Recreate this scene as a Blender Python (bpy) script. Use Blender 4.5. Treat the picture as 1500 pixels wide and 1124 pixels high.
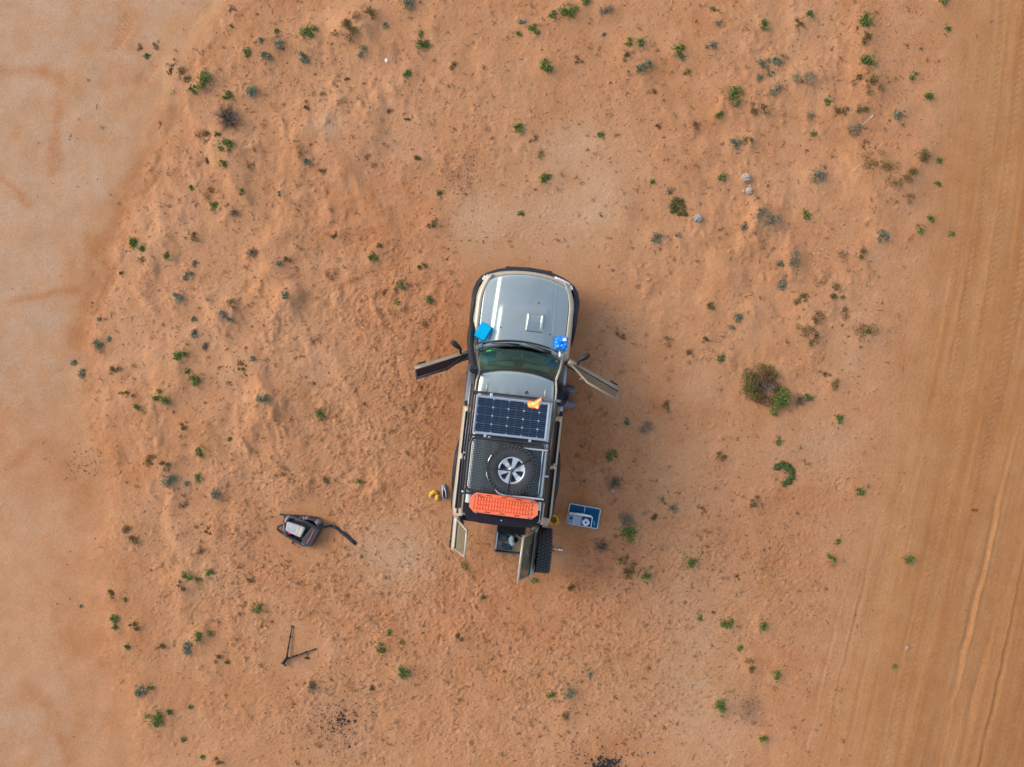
import bpy, math, random
import numpy as np
from mathutils import Vector, Matrix

for _o in list(bpy.data.objects):
    bpy.data.objects.remove(_o)
SC = bpy.context.scene
COL = SC.collection
rad = math.radians

# ------------------------------------------------------------------ camera
CAM_H = 13.5
cam = bpy.data.cameras.new('camera')
cam.sensor_width = 36.0
cam.lens = 24.0
cam.clip_start = 0.1
cam.clip_end = 2000.0
camo = bpy.data.objects.new('camera', cam)
COL.objects.link(camo)
camo.location = (0, 0, CAM_H)
camo.rotation_euler = (0, 0, 0)
SC.camera = camo

# ------------------------------------------------------------------ light
SUN_DIR = Vector((-0.93, 0.36, 0)).normalized()
SUN_EL = rad(32)
world = bpy.data.worlds.new('World')
SC.world = world
world.use_nodes = True
wn = world.node_tree.nodes
wl = world.node_tree.links
wn.clear()
sky = wn.new('ShaderNodeTexSky')
sky.sky_type = 'NISHITA'
sky.sun_disc = False
sky.sun_elevation = SUN_EL
sky.sun_rotation = math.atan2(SUN_DIR.x, SUN_DIR.y)
sky.air_density = 1.0
sky.dust_density = 1.5
sky.ozone_density = 1.0
bg = wn.new('ShaderNodeBackground')
bg.inputs['Strength'].default_value = 0.15
wo = wn.new('ShaderNodeOutputWorld')
hs = wn.new('ShaderNodeHueSaturation')        # thin high cloud: a paler sky
hs.inputs['Saturation'].default_value = 0.72
wl.new(sky.outputs[0], hs.inputs['Color'])
wl.new(hs.outputs[0], bg.inputs[0])
wl.new(bg.outputs[0], wo.inputs[0])
sl = bpy.data.lights.new('sun', 'SUN')
sl.energy = 0.88
sl.angle = rad(24)
sl.color = (1.0, 0.90, 0.76)
so = bpy.data.objects.new('sun', sl)
COL.objects.link(so)
sd = Vector((SUN_DIR.x * math.cos(SUN_EL), SUN_DIR.y * math.cos(SUN_EL), math.sin(SUN_EL)))
so.rotation_euler = sd.to_track_quat('Z', 'Y').to_euler()
so.location = sd * 60
SC.view_settings.view_transform = 'Standard'
SC.view_settings.look = 'None'
SC.view_settings.gamma = 1.0
SC.view_settings.use_curve_mapping = False
SC.view_settings.exposure = 0.94

# ------------------------------------------------------------------ helpers
PXM = 1000.0 / CAM_H


def W(px, py, z=0.0):
    """image point of the photograph, at height z, as a place in the world"""
    return ((px - 750) / 1000 * (CAM_H - z), (562 - py) / 1000 * (CAM_H - z))


def lin(c):
    c = c / 255.0
    return c / 12.92 if c <= 0.04045 else ((c + 0.055) / 1.055) ** 2.4


def srgb(r, g, b, k=1.0):
    return (lin(r) * k, lin(g) * k, lin(b) * k)


MATS = {}


def mat(name, col, rough=0.6, metal=0.0, var=0.12, scale=9.0, bump=0.0, bscale=60.0, dust=0.0,
        spec=0.5, coat=0.0, transl=0.0, dustcol=(0.42, 0.21, 0.11)):
    if name in MATS:
        return MATS[name]
    m = bpy.data.materials.new(name)
    m.use_nodes = True
    nt = m.node_tree
    n, l = nt.nodes, nt.links
    p = n['Principled BSDF']
    tc = n.new('ShaderNodeTexCoord')
    nz = n.new('ShaderNodeTexNoise')
    nz.inputs['Scale'].default_value = scale
    nz.inputs['Detail'].default_value = 5
    l.new(tc.outputs['Object'], nz.inputs['Vector'])
    mr = n.new('ShaderNodeMapRange')
    mr.inputs[1].default_value = 0.25
    mr.inputs[2].default_value = 0.75
    mr.inputs[3].default_value = 1 - var
    mr.inputs[4].default_value = 1 + var
    l.new(nz.outputs[0], mr.inputs[0])
    mx = n.new('ShaderNodeMix')
    mx.data_type = 'RGBA'
    mx.blend_type = 'MULTIPLY'
    mx.inputs[0].default_value = 1
    mx.inputs[6].default_value = (*col, 1)
    l.new(mr.outputs[0], mx.inputs[7])
    out = mx.outputs[2]
    if dust > 0:
        n2 = n.new('ShaderNodeTexNoise')
        n2.inputs['Scale'].default_value = 3.3
        n2.inputs['Detail'].default_value = 8
        n2.inputs['Roughness'].default_value = 0.65
        l.new(tc.outputs['Object'], n2.inputs['Vector'])
        m2 = n.new('ShaderNodeMapRange')
        m2.inputs[1].default_value = 0.4
        m2.inputs[2].default_value = 0.75
        m2.inputs[3].default_value = dust * 0.25
        m2.inputs[4].default_value = dust
        l.new(n2.outputs[0], m2.inputs[0])
        md = n.new('ShaderNodeMix')
        md.data_type = 'RGBA'
        l.new(m2.outputs[0], md.inputs[0])
        l.new(out, md.inputs[6])
        md.inputs[7].default_value = (*dustcol, 1)
        out = md.outputs[2]
        rr = n.new('ShaderNodeMapRange')
        rr.inputs[3].default_value = rough
        rr.inputs[4].default_value = min(1, rough + 0.7)
        l.new(m2.outputs[0], rr.inputs[0])
        l.new(rr.outputs[0], p.inputs['Roughness'])
    else:
        p.inputs['Roughness'].default_value = rough
    l.new(out, p.inputs['Base Color'])
    p.inputs['Metallic'].default_value = metal
    p.inputs['Specular IOR Level'].default_value = spec
    p.inputs['Coat Weight'].default_value = coat
    p.inputs['Coat Roughness'].default_value = 0.12
    if bump > 0:
        nb = n.new('ShaderNodeTexNoise')
        nb.inputs['Scale'].default_value = bscale
        nb.inputs['Detail'].default_value = 4
        l.new(tc.outputs['Object'], nb.inputs['Vector'])
        b = n.new('ShaderNodeBump')
        b.inputs['Strength'].default_value = bump
        b.inputs['Distance'].default_value = 0.02
        l.new(nb.outputs[0], b.inputs['Height'])
        l.new(b.outputs[0], p.inputs['Normal'])
    if transl > 0:
        t = n.new('ShaderNodeBsdfTranslucent')
        l.new(out, t.inputs['Color'])
        ms = n.new('ShaderNodeMixShader')
        ms.inputs[0].default_value = transl
        l.new(p.outputs[0], ms.inputs[1])
        l.new(t.outputs[0], ms.inputs[2])
        l.new(ms.outputs[0], n['Material Output'].inputs[0])
    MATS[name] = m
    return m


def glassmat(name, tint, gloss=0.12, rough=0.03, dusty=0.0):
    m = bpy.data.materials.new(name)
    m.use_nodes = True
    nt = m.node_tree
    n, l = nt.nodes, nt.links
    n.remove(n['Principled BSDF'])
    tr = n.new('ShaderNodeBsdfTransparent')
    tc = n.new('ShaderNodeTexCoord')
    nz = n.new('ShaderNodeTexNoise')
    nz.inputs['Scale'].default_value = 5
    nz.inputs['Detail'].default_value = 6
    l.new(tc.outputs['Object'], nz.inputs['Vector'])
    mr = n.new('ShaderNodeMapRange')
    mr.inputs[1].default_value = 0.3
    mr.inputs[2].default_value = 0.7
    mr.inputs[3].default_value = 0.8
    mr.inputs[4].default_value = 1.1
    l.new(nz.outputs[0], mr.inputs[0])
    mx = n.new('ShaderNodeMix')
    mx.data_type = 'RGBA'
    mx.blend_type = 'MULTIPLY'
    mx.inputs[0].default_value = 1
    mx.inputs[6].default_value = (*tint, 1)
    l.new(mr.outputs[0], mx.inputs[7])
    l.new(mx.outputs[2], tr.inputs[0])
    gl = n.new('ShaderNodeBsdfGlossy')
    gl.inputs['Roughness'].default_value = rough
    fr = n.new('ShaderNodeFresnel')
    fr.inputs[0].default_value = 1.5
    ad = n.new('ShaderNodeMath')
    ad.operation = 'ADD'
    ad.use_clamp = True
    ad.inputs[1].default_value = gloss
    l.new(fr.outputs[0], ad.inputs[0])
    ms = n.new('ShaderNodeMixShader')
    l.new(ad.outputs[0], ms.inputs[0])
    l.new(tr.outputs[0], ms.inputs[1])
    l.new(gl.outputs[0], ms.inputs[2])
    out = ms.outputs[0]
    if dusty:
        df = n.new('ShaderNodeBsdfDiffuse')
        df.inputs[0].default_value = (0.36, 0.31, 0.21, 1)
        m3 = n.new('ShaderNodeMixShader')
        dd = n.new('ShaderNodeMath')
        dd.operation = 'MULTIPLY'
        dd.inputs[1].default_value = dusty
        l.new(mr.outputs[0], dd.inputs[0])
        l.new(dd.outputs[0], m3.inputs[0])
        l.new(out, m3.inputs[1])
        l.new(df.outputs[0], m3.inputs[2])
        out = m3.outputs[0]
    l.new(out, n['Material Output'].inputs[0])
    MATS[name] = m
    return m


class MB:
    """collects shapes and links them as one mesh object"""

    def __init__(s):
        s.v, s.f, s.mi, s.sm = [], [], [], []

    def add(s, v, f, mi=0, smooth=False):
        k = len(s.v)
        s.v += [tuple(map(float, p)) for p in v]
        for q in f:
            s.f.append(tuple(i + k for i in q))
            s.mi.append(mi)
            s.sm.append(smooth)
        return s

    def box(s, c, d, R=None, mi=0):
        hx, hy, hz = d[0] / 2, d[1] / 2, d[2] / 2
        pts = [Vector((x, y, z)) for z in (-hz, hz) for y in (-hy, hy) for x in (-hx, hx)]
        if R is not None:
            pts = [R @ p for p in pts]
        c = Vector(c)
        return s.add([p + c for p in pts], [(0, 2, 3, 1), (4, 5, 7, 6), (0, 1, 5, 4), (2, 6, 7, 3), (0, 4, 6, 2), (1, 3, 7, 5)], mi)

    def prism(s, poly, z0, z1, mi=0, smooth=False):
        n = len(poly)
        v = [(x, y, z0) for x, y in poly] + [(x, y, z1) for x, y in poly]
        a = sum(poly[i][0] * poly[(i + 1) % n][1] - poly[(i + 1) % n][0] * poly[i][1] for i in range(n))
        f = [tuple(range(n - 1, -1, -1)), tuple(range(n, 2 * n))] + [(i, (i + 1) % n, n + (i + 1) % n, n + i) for i in range(n)]
        if a < 0:
            f = [q[::-1] for q in f]
        return s.add(v, f, mi, smooth)

    def loft(s, secs, closed=False, loop=False, caps=False, mi=0, smooth=True):
        n = len(secs[0])
        m = len(secs)
        v = [p for sec in secs for p in sec]
        f = []
        for i in range(m if loop else m - 1):
            j = (i + 1) % m
            for k in range(n if closed else n - 1):
                k2 = (k + 1) % n
                f.append((i * n + k, i * n + k2, j * n + k2, j * n + k))
        if caps and closed:
            f.append(tuple(range(n - 1, -1, -1)))
            f.append(tuple((m - 1) * n + k for k in range(n)))
        return s.add(v, f, mi, smooth)

    def tube(s, pts, r, n=8, loop=False, mi=0, flat=1.0, smooth=True):
        pts = [Vector(p) for p in pts]
        m = len(pts)
        rs = r if isinstance(r, (list, tuple)) else [r] * m
        secs = []
        prev = None
        for i, p in enumerate(pts):
            a = pts[(i - 1) % m] if (loop or i > 0) else p
            b = pts[(i + 1) % m] if (loop or i < m - 1) else p
            t = (b - a).normalized()
            up = Vector((0, 0, 1)) if abs(t.z) < 0.9 else Vector((0, 1, 0))
            if prev is not None and abs(t.z) >= 0.9:
                up = prev
            sx = t.cross(up).normalized()
            sy = sx.cross(t).normalized()
            prev = sy
            secs.append([p + sx * (math.cos(q) * rs[i]) + sy * (math.sin(q) * rs[i] * flat)
                         for q in [2 * math.pi * k / n for k in range(n)]])
        return s.loft(secs, closed=True, loop=loop, caps=not loop, mi=mi, smooth=smooth)

    def lathe(s, prof, n=24, M=None, mi=0, smooth=True, loop=False):
        secs = []
        for k in range(n):
            q = 2 * math.pi * k / n
            sec = [Vector((r * math.cos(q), r * math.sin(q), z)) for r, z in prof]
            if M is not None:
                sec = [M @ p for p in sec]
            secs.append(sec)
        return s.loft(secs, closed=loop, loop=True, mi=mi, smooth=smooth)

    def grid(s, fn, nu, nv, mi=0, smooth=True, keep=None):
        v = [fn(i / nu, j / nv) for j in range(nv + 1) for i in range(nu + 1)]
        f = []
        up = Vector(v[1]) - Vector(v[0]), Vector(v[nu + 1]) - Vector(v[0])
        flip = up[0].cross(up[1]).z < 0
        for j in range(nv):
            for i in range(nu):
                if keep is None or keep((i + .5) / nu, (j + .5) / nv):
                    a = j * (nu + 1) + i
                    f.append((a, a + nu + 1, a + nu + 2, a + 1) if flip else (a, a + 1, a + nu + 2, a + nu + 1))
        return s.add(v, f, mi, smooth)

    def blob(s, c, r, seed=0, amp=0.2, nu=14, nv=9, R=None, mi=0, smooth=True, zmin=None):
        rnd = random.Random(seed)
        ph = [(rnd.uniform(1, 3.2), rnd.uniform(1, 3.2), rnd.uniform(0, 6.3), rnd.uniform(0, 6.3)) for _ in range(5)]
        c = Vector(c)
        v = []
        for j in range(nv + 1):
            th = math.pi * j / nv
            for i in range(nu):
                q = 2 * math.pi * i / nu
                d = Vector((math.sin(th) * math.cos(q), math.sin(th) * math.sin(q), math.cos(th)))
                k = 1 + amp * sum(math.sin(a * 3 * d.x + e) * math.cos(b * 3 * d.y + g + d.z * 2) for a, b, e, g in ph) / 2.2
                p = Vector((d.x * r[0] * k, d.y * r[1] * k, d.z * r[2] * k))
                if R is not None:
                    p = R @ p
                p = p + c
                if zmin is not None and p.z < zmin:
                    p.z = zmin
                v.append(p)
        f = [(j * nu + i, (j + 1) * nu + i, (j + 1) * nu + (i + 1) % nu, j * nu + (i + 1) % nu) for j in range(nv) for i in range(nu)]
        return s.add(v, f, mi, smooth)

    def build(s, name, mats, parent=None, bevel=0.0, solid=0.0, sub=0):
        me = bpy.data.meshes.new(name)
        me.from_pydata(s.v, [], s.f)
        me.polygons.foreach_set('material_index', s.mi)
        me.polygons.foreach_set('use_smooth', s.sm)
        for m in (mats if isinstance(mats, (list, tuple)) else [mats]):
            me.materials.append(m)
        me.update()
        o = bpy.data.objects.new(name, me)
        COL.objects.link(o)
        if parent is not None:
            o.parent = parent
        if solid:
            q = o.modifiers.new('thickness', 'SOLIDIFY')
            q.thickness = solid
            q.offset = -1
        if bevel:
            q = o.modifiers.new('edges', 'BEVEL')
            q.width = bevel
            q.segments = 2
            q.limit_method = 'ANGLE'
        if sub:
            q = o.modifiers.new('smoothing', 'SUBSURF')
            q.levels = sub
            q.render_levels = sub
        return o


def tag(o, label, cat, group=None):
    o['label'] = label
    o['category'] = cat
    if group:
        o['group'] = group
    return o


def thing(name, label, cat, loc=(0, 0, 0), rz=0.0, group=None):
    o = bpy.data.objects.new(name, None)
    o.empty_display_size = 0.2
    COL.objects.link(o)
    o.location = loc
    o.rotation_euler = (0, 0, rz)
    return tag(o, label, cat, group)


# ------------------------------------------------------------------ noise on arrays
class Noise:
    def __init__(s, seed):
        r = np.random.RandomState(seed)
        a = r.uniform(0, 2 * np.pi, (256, 256))
        s.gx, s.gy = np.cos(a).astype(np.float32), np.sin(a).astype(np.float32)

    def __call__(s, x, y):
        xi, yi = np.floor(x).astype(np.int64), np.floor(y).astype(np.int64)
        fx, fy = (x - xi).astype(np.float32), (y - yi).astype(np.float32)
        u, v = fx * fx * fx * (fx * (fx * 6 - 15) + 10), fy * fy * fy * (fy * (fy * 6 - 15) + 10)

        def g(i, j):
            a, b = (xi + i) & 255, (yi + j) & 255
            return s.gx[a, b] * (fx - i) + s.gy[a, b] * (fy - j)
        n0 = g(0, 0) * (1 - u) + g(1, 0) * u
        n1 = g(0, 1) * (1 - u) + g(1, 1) * u
        return (n0 * (1 - v) + n1 * v) * 1.45


def fbm(seed, x, y, oct=4, gain=0.5):
    t, a, f, tot = 0, 1.0, 1.0, 0
    for o in range(oct):
        t = t + a * Noise(seed + o)(x * f + 17.3 * o, y * f - 9.1 * o)
        tot += a
        a *= gain
        f *= 2.03
    return t / tot


def sstep(a, b, x):
    t = np.clip((x - a) / (b - a), 0, 1)
    return t * t * (3 - 2 * t)


# ------------------------------------------------------------------ plants of the photograph: px py r kind (name of look)
# kinds: g green leafy, b blue-green, o olive sprawling, d dry tan, t dead twigs, p pale silvery, y yellow-green
PLANTS = """
303 121 13 g|285 133 7 g|334 144 8 g|364 135 11 b|301 198 13 o|321 199 5 g|335 216 10 g|331 241 7 g|305 236 5 o
252 97 9 o|267 112 12 o|213 81 5 g|204 67 6 d|228 65 6 d|339 16 8 d|341 41 3 g|363 80 7 g|390 86 9 b|387 64 6 b
368 240 9 d|281 276 4 g|355 283 5 g|308 283 9 d|597 7 11 b|451 50 10 g|462 44 5 g|515 39 14 o|520 50 15 o|496 53 7 o
409 67 8 b|407 48 5 g|448 85 10 b|532 79 7 p|565 40 5 b|619 67 10 g|618 52 5 g|545 26 12 o|783 45 8 g|765 35 6 b|760 51 5 g
598 111 6 g|664 99 6 o|797 99 7 g|759 187 7 g|796 263 7 g|791 227 7 y|644 283 5 g|612 233 6 o|596 176 4 o|780 203 6 d
453 237 6 b|443 227 12 d|472 251 7 d|411 285 5 b|449 160 5 d|509 117 5 d|544 236 9 d|571 163 6 d
832 19 11 g|810 25 6 g|857 3 6 g|887 19 7 p|885 52 4 b|920 64 6 g|938 65 6 g|991 73 9 g|915 87 8 o|940 99 11 b
1008 107 6 y|998 83 5 p|1041 68 7 b|1118 39 7 g|1044 15 5 p|1054 35 5 p|1138 91 8 b|1111 115 5 p|1128 107 5 p|1116 95 8 p
1135 133 8 p|1073 145 14 g|1104 163 10 o|1119 161 7 o|1052 169 6 g|956 136 6 d|880 198 5 g|1076 212 9 b|1094 207 7 o
1058 260 6 g|980 279 5 p|803 103 6 g|803 260 5 g|956 268 4 g|848 88 6 d|964 184 6 d|1019 188 12 d
1265 32 11 g|1266 60 11 o|1268 94 12 g|1281 131 18 o|1254 121 10 o|1337 112 6 g|1358 144 6 g|1315 170 9 b|1211 150 6 g
1175 120 13 p|1257 161 10 o|1229 167 11 o|1191 196 5 g|1249 191 8 p|1193 261 11 b|1281 238 22 o|1301 263 20 o|1329 264 12 o
1347 227 14 o|1375 236 5 g|1372 271 5 g|1382 2 6 g|1388 43 5 g|1326 292 11 d|1266 215 8 d|1185 24 6 g|1171 36 9 o|1187 171 5 p
196 357 8 g|211 364 6 g|213 385 9 d|248 376 6 g|283 349 8 o|287 386 5 b|277 401 6 b|272 408 4 b|179 400 5 o|263 436 8 b
147 468 4 b|145 507 8 b|161 497 4 b|107 532 5 b|119 548 6 b|340 445 10 o|331 461 6 b|339 469 6 b|285 469 5 b|286 489 6 b
267 521 10 g|289 555 9 g|276 544 5 g|372 372 10 t|301 508 7 t|171 541 9 o|355 539 7 o|372 525 5 b|245 587 7 g|235 584 6 g
237 573 4 g|389 584 9 b|203 597 5 g|190 579 8 o|314 303 6 g|345 312 8 t
271 624 7 o|251 701 12 b|244 680 9 o|296 661 7 g|292 700 6 g|319 723 8 b|275 708 4 b|188 781 14 o|305 777 8 o|269 740 9 d
275 843 7 g|267 857 8 o|291 848 5 g|307 839 6 g|293 805 9 d|165 872 8 o|184 878 3 g|377 890 7 g|367 850 6 d|117 889 3 b|224 672 11 o|337 643 4 g
961 349 8 b|993 346 5 b|1113 314 8 p|1128 325 10 p|1089 332 6 p|1179 316 7 g|1158 381 9 p|1143 387 5 p|1142 412 10 p
1167 439 12 o|1194 466 11 o|1177 487 13 o|1190 498 9 o|1079 466 8 b|1072 481 5 b|1040 447 8 o|1031 497 6 o|1010 517 8 d|1056 525 6 g
980 500 9 d|909 491 7 d|1290 347 10 b|1236 375 13 d|1260 373 8 o|1361 322 6 g|1347 336 6 g|1393 343 5 g|1200 407 13 d|1227 430 15 o
1268 488 20 o|1268 488 5 g|1235 459 11 d|1171 587 12 t|1184 582 6 g|975 596 8 o|945 626 8 p|916 618 6 b|895 666 8 g|1054 667 8 o|1140 648 5 g
1104 734 9 o|1028 745 7 d|986 743 7 b|970 732 5 b|916 762 11 p|922 780 13 g|900 707 12 t|957 759 8 o|1221 566 8 o|1227 615 7 g
1258 719 6 g|1426 747 4 d|1206 547 7 d|924 838 16 o|944 841 8 g|882 800 12 t|911 818 8 o|1007 823 9 g|1080 846 5 d|1026 906 5 g
1064 911 9 g|1116 914 7 g|1083 950 5 g|1098 974 9 o|1137 988 7 g|1054 1032 9 g|1117 1081 6 g|865 989 5 b|1227 793 5 g|1216 817 6 g
1330 818 7 g|1311 976 4 g|678 829 6 y|783 851 5 g|837 860 8 o|709 877 5 g|558 947 8 g|570 926 5 g|587 940 6 y|592 981 9 g|673 930 8 o
543 1009 6 o|457 1004 9 t|808 1017 6 g|833 1013 8 b|825 1050 8 o|451 961 5 o|169 907 7 g|170 917 5 g|200 917 9 o|187 947 5 g|237 947 7 o
279 947 10 b|291 932 7 g|306 928 5 g|320 963 6 o|334 969 5 o|207 1011 10 b|222 1005 5 g|228 1051 13 g|249 1042 5 g|320 1115 7 o|268 1084 4 g
297 1109 4 g|279 1036 4 g|589 417 8 g|628 439 6 g|617 390 8 o|548 378 7 g|556 361 5 o|635 329 8 o|491 346 6 o|485 400 10 d|422 380 6 o|411 388 5 b
422 434 6 b|583 444 4 g|465 499 8 d|564 427 6 d|624 477 9 d|470 606 7 g|476 704 6 o|526 706 4 g|418 688 8 d|763 313 5 g
"""
plants = []
for ln in PLANTS.strip().splitlines():
    for e in ln.split('|'):
        a, b, c, k = e.split()
        plants.append((float(a), float(b), float(c), k))

# ------------------------------------------------------------------ ground
CAR_O = (0.07, -0.10)
CAR_A = rad(-6.4)
step = 0.021


def axis(half, far):
    a = list(np.arange(-half, half + 1e-6, step))
    d, e = [], step
    p = half
    while p < far:
        e *= 1.22
        p += e
        d.append(p)
    return np.array([-q for q in d[::-1]] + a + d)


gx, gy = axis(11.0, 700), axis(8.5, 700)
GX, GY = np.meshgrid(gx, gy)
PX, PY = 750 + GX * PXM, 562 - GY * PXM
n_warp = fbm(11, GX * 0.7, GY * 0.7, 3)
n_warp2 = fbm(15, GX * 2.3, GY * 2.3, 3)

clay_x = np.interp(PY, [-2000, -300, 0, 110, 200, 310, 400, 470, 560, 620, 700, 800, 900, 960, 1010, 1060, 1124, 1400, 4000],
                   [900, 430, 335, 270, 245, 187, 155, 140, 128, 145, 165, 150, 150, 165, 170, 190, 205, 230, 300])
dcl = clay_x - PX + 30 * n_warp + 16 * n_warp2
clay = sstep(-30, 34, dcl)
pale = clay * np.clip(1 - 0.85 * sstep(520, 700, PY + 60 * n_warp) + 0.55 * np.exp(-(((PX - 40) / 120) ** 2 + ((PY - 1060) / 90) ** 2)) + 0.3 * np.exp(-(((PX - 30) / 70) ** 2 + ((PY - 760) / 60) ** 2)), 0.12, 1)
road_c = np.interp(PY, [-40000, -600, 0, 200, 400, 600, 800, 1000, 1124, 1700, 40000],
                   [6000, 1480, 1430, 1408, 1380, 1340, 1297, 1250, 1222, 1080, -8000])
U = (PX - road_c) / PXM                       # metres from the road's main line
road = sstep(-1.3, 0.7, U + 0.5 * n_warp + 0.25 * n_warp2) * (1 - sstep(12, 14, U))
rough = (1 - clay) * (1 - road)

# large shapes
h = 0.05 * fbm(21, GX * 0.22, GY * 0.22, 3) + 0.018 * fbm(25, GX * 0.9, GY * 0.9, 3)
# coppice hummocks: low mounds drawn out down-wind
a = rad(20)
hx, hy = GX * math.cos(a) + GY * math.sin(a), -GX * math.sin(a) + GY * math.cos(a)
wob = 0.25 * n_warp2
broad = fbm(29, hx * 0.95 + 0.4 * n_warp, hy * 0.62, 3, 0.5)
hm = fbm(31, hx * 2.1 + wob, hy * 1.5 + wob, 3, 0.55)
hm2 = fbm(37, hx * 4.6 - wob, hy * 3.4 + wob, 2)


def spot(cx, cy, rx, ry=None):
    ry = ry or rx
    return np.exp(-(((PX - cx) / rx) ** 2 + ((PY - cy) / ry) ** 2))


hum_zone = np.clip(1.0 * spot(420, 420, 280, 260) + 0.55 * spot(560, 120, 330, 170) + 0.55 * spot(1080, 160, 220, 240) + 0.5 * spot(1130, 430, 170, 150)
                   + 0.5 * spot(300, 850, 130, 200) + 0.35 * spot(600, 800, 300, 260) + 0.25, 0, 1.2) * rough
smooth_zone = np.clip(spot(840, 290, 90, 110) + spot(585, 810, 60, 50) + 0.9 * spot(700, 330, 60, 60) + 0.8 * spot(1020, 1000, 60, 140) + 0.8 * spot(570, 230, 60, 40)
                      + 0.7 * spot(1240, 520, 30, 40) + 0.8 * spot(1200, 655, 60, 40) + 0.6 * spot(430, 550, 80, 30), 0, 1)
hum_zone *= 1 - 0.85 * smooth_zone
patchy = sstep(-0.25, 0.45, fbm(34, GX * 0.55, GY * 0.55, 3))
h += np.clip(1.0 * spot(360, 420, 220, 260) + 0.6 * spot(480, 100, 260, 120) + 0.5 * spot(1120, 200, 200, 200) + 0.5 * spot(1150, 440, 160, 140) + 0.5 * spot(280, 820, 120, 180), 0, 1) * rough * 0.26 * np.clip(broad + 0.12, 0, 1) ** 1.3
h += hum_zone * (0.25 + 0.75 * patchy) * (0.135 * np.clip(hm - 0.04, 0, 1) ** 1.2 + 0.026 * np.clip(hm2, -0.3, 1))
# trampled, clodded sand: steep-faced little scoops
foot = np.clip(0.9 * spot(620, 640, 140, 200) + 0.8 * spot(680, 960, 330, 180) + 0.8 * spot(420, 830, 160, 120) + 0.5 * spot(840, 660, 90, 200) + 0.6 * spot(1050, 830, 220, 130)
               + 0.5 * spot(600, 500, 160, 160) + 0.22, 0, 1) * rough * (1 - 0.8 * smooth_zone)
f1 = fbm(41, GX * 6.0 + 0.6 * n_warp2, GY * 6.0, 2)
f2 = fbm(45, GX * 12.0, GY * 12.0 + 0.5 * n_warp2, 2)
foot = foot * (0.45 + 0.55 * sstep(-0.3, 0.4, fbm(38, GX * 0.8, GY * 0.8, 3)))
wx_, wy_ = 0.09 * Noise(54)(GX * 3.1, GY * 3.1), 0.09 * Noise(55)(GX * 3.1, GY * 3.1)
rg1 = 1 - np.abs(Noise(56)((GX + wx_) * 8.5, (GY + wy_) * 8.5)) * 2.4
rg2 = 1 - np.abs(Noise(57)((GX + wx_) * 14.0, (GY - wy_) * 14.0)) * 2.4
h += foot * (0.008 * (1 - np.abs(f1) * 2.2) + 0.007 * f2 + 0.0085 * np.clip(rg1, -0.2, 1) ** 2 * sstep(-0.4, 0.3, hm2) + 0.0065 * np.clip(rg2, -0.2, 1) ** 2)
h += 0.004 * rough * np.clip(rg2, 0, 1) ** 2
f3 = Noise(51)(GX * 19, GY * 19)
h += (0.0035 * rough * (0.35 + foot) + 0.0006) * f3
# edge of the clay pan: sand lies a few centimetres over it, the lip broken up
lip = np.exp(-(dcl / 13.0) ** 2) * sstep(60, 220, PY) * (1 - sstep(640, 760, PY))
h += -0.04 * clay - 0.012 * lip * (0.5 + f1)
h += 0.012 * clay * fbm(61, GX * 1.3, GY * 1.3, 4) * 0.6
h += 0.003 * clay * np.clip(0.3 - np.abs(fbm(63, GX * 2.6, GY * 2.6, 3)), 0, 1)
# the graded road: long ruts and ridges along its line
ln_ = GY * 0.09
r1 = fbm(71, U * 1.1 + 0.15 * n_warp, ln_, 3, 0.6)
r2 = fbm(75, U * 3.4, ln_ * 1.7 + 0.3 * n_warp, 3, 0.6)
r3 = fbm(79, U * 9.0, ln_ * 3.5, 2)
rk = sstep(-1.3, 0.4, U) * (1 - 0.0)
h += rk * (0.010 * r1 + 0.0045 * r2 + 0.0018 * r3)


def rut(u0, w, d, side, y0=-9e9, y1=9e9, bend=0.0):
    """a wheel rut: a trough with a pushed-up shoulder"""
    q = U - u0 - bend * (GY / 8.0) ** 2 - 0.09 * n_warp - 0.03 * n_warp2
    m = sstep(y0 - 1.5, y0 + 1.5, GY) * (1 - sstep(y1 - 1.5, y1 + 1.5, GY))
    return m * (-d * np.exp(-(q / w) ** 2) + 0.8 * d * np.exp(-((q - side * 1.5 * w) / (0.6 * w)) ** 2))


RUTS = rut(0.55, 0.05, 0.007, -1, -1, 9) + rut(1.25, 0.07, 0.007, 1) + rut(2.02, 0.06, 0.021, 1, -99, -1.0) + rut(2.45, 0.07, 0.022, 1, -99, -2.5) \
    + rut(2.85, 0.05, 0.020, -1, -99, -3.5) + rut(0.15, 0.05, 0.005, 1, -9, 3) + rut(-0.25, 0.04, 0.009, -1, -9, -3) + rut(-0.62, 0.04, 0.008, 1, -9, -3.6) \
    + rut(1.75, 0.06, 0.007, -1, 0, 9) + rut(0.85, 0.04, 0.006, 1) + rut(3.4, 0.1, 0.012, 1)
vary = np.clip(0.35 + 1.3 * fbm(83, U * 2.2, GY * 0.28, 3), 0, 1.2)
h += RUTS * vary
streak = fbm(87, U * 14.0 + 0.25 * n_warp2, GY * 0.35, 3, 0.6)
streak2 = fbm(93, U * 5.0 + 0.3 * n_warp, GY * 0.18, 3, 0.6)
h += 0.0022 * rk * streak


def tread(u, v, u0, w, pitch, amp):
    q = (u - u0) / w
    inside = sstep(1.0, 0.8, np.abs(q))
    return inside * amp * (np.sin(2 * np.pi * (v / pitch + 0.55 * np.abs(q))) * 0.75 - 0.25)


h += road * (tread(U, GY, 0.62, 0.11, 0.12, 0.0035) * sstep(-3, 0, GY) + tread(U, GY, 1.05, 0.11, 0.13, 0.0035) + tread(U, GY, 1.62, 0.14, 0.13, 0.0045) * sstep(-4, -1, GY)
             + tread(U, GY, 0.25, 0.10, 0.12, 0.003) * sstep(0, 2, GY))


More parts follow.
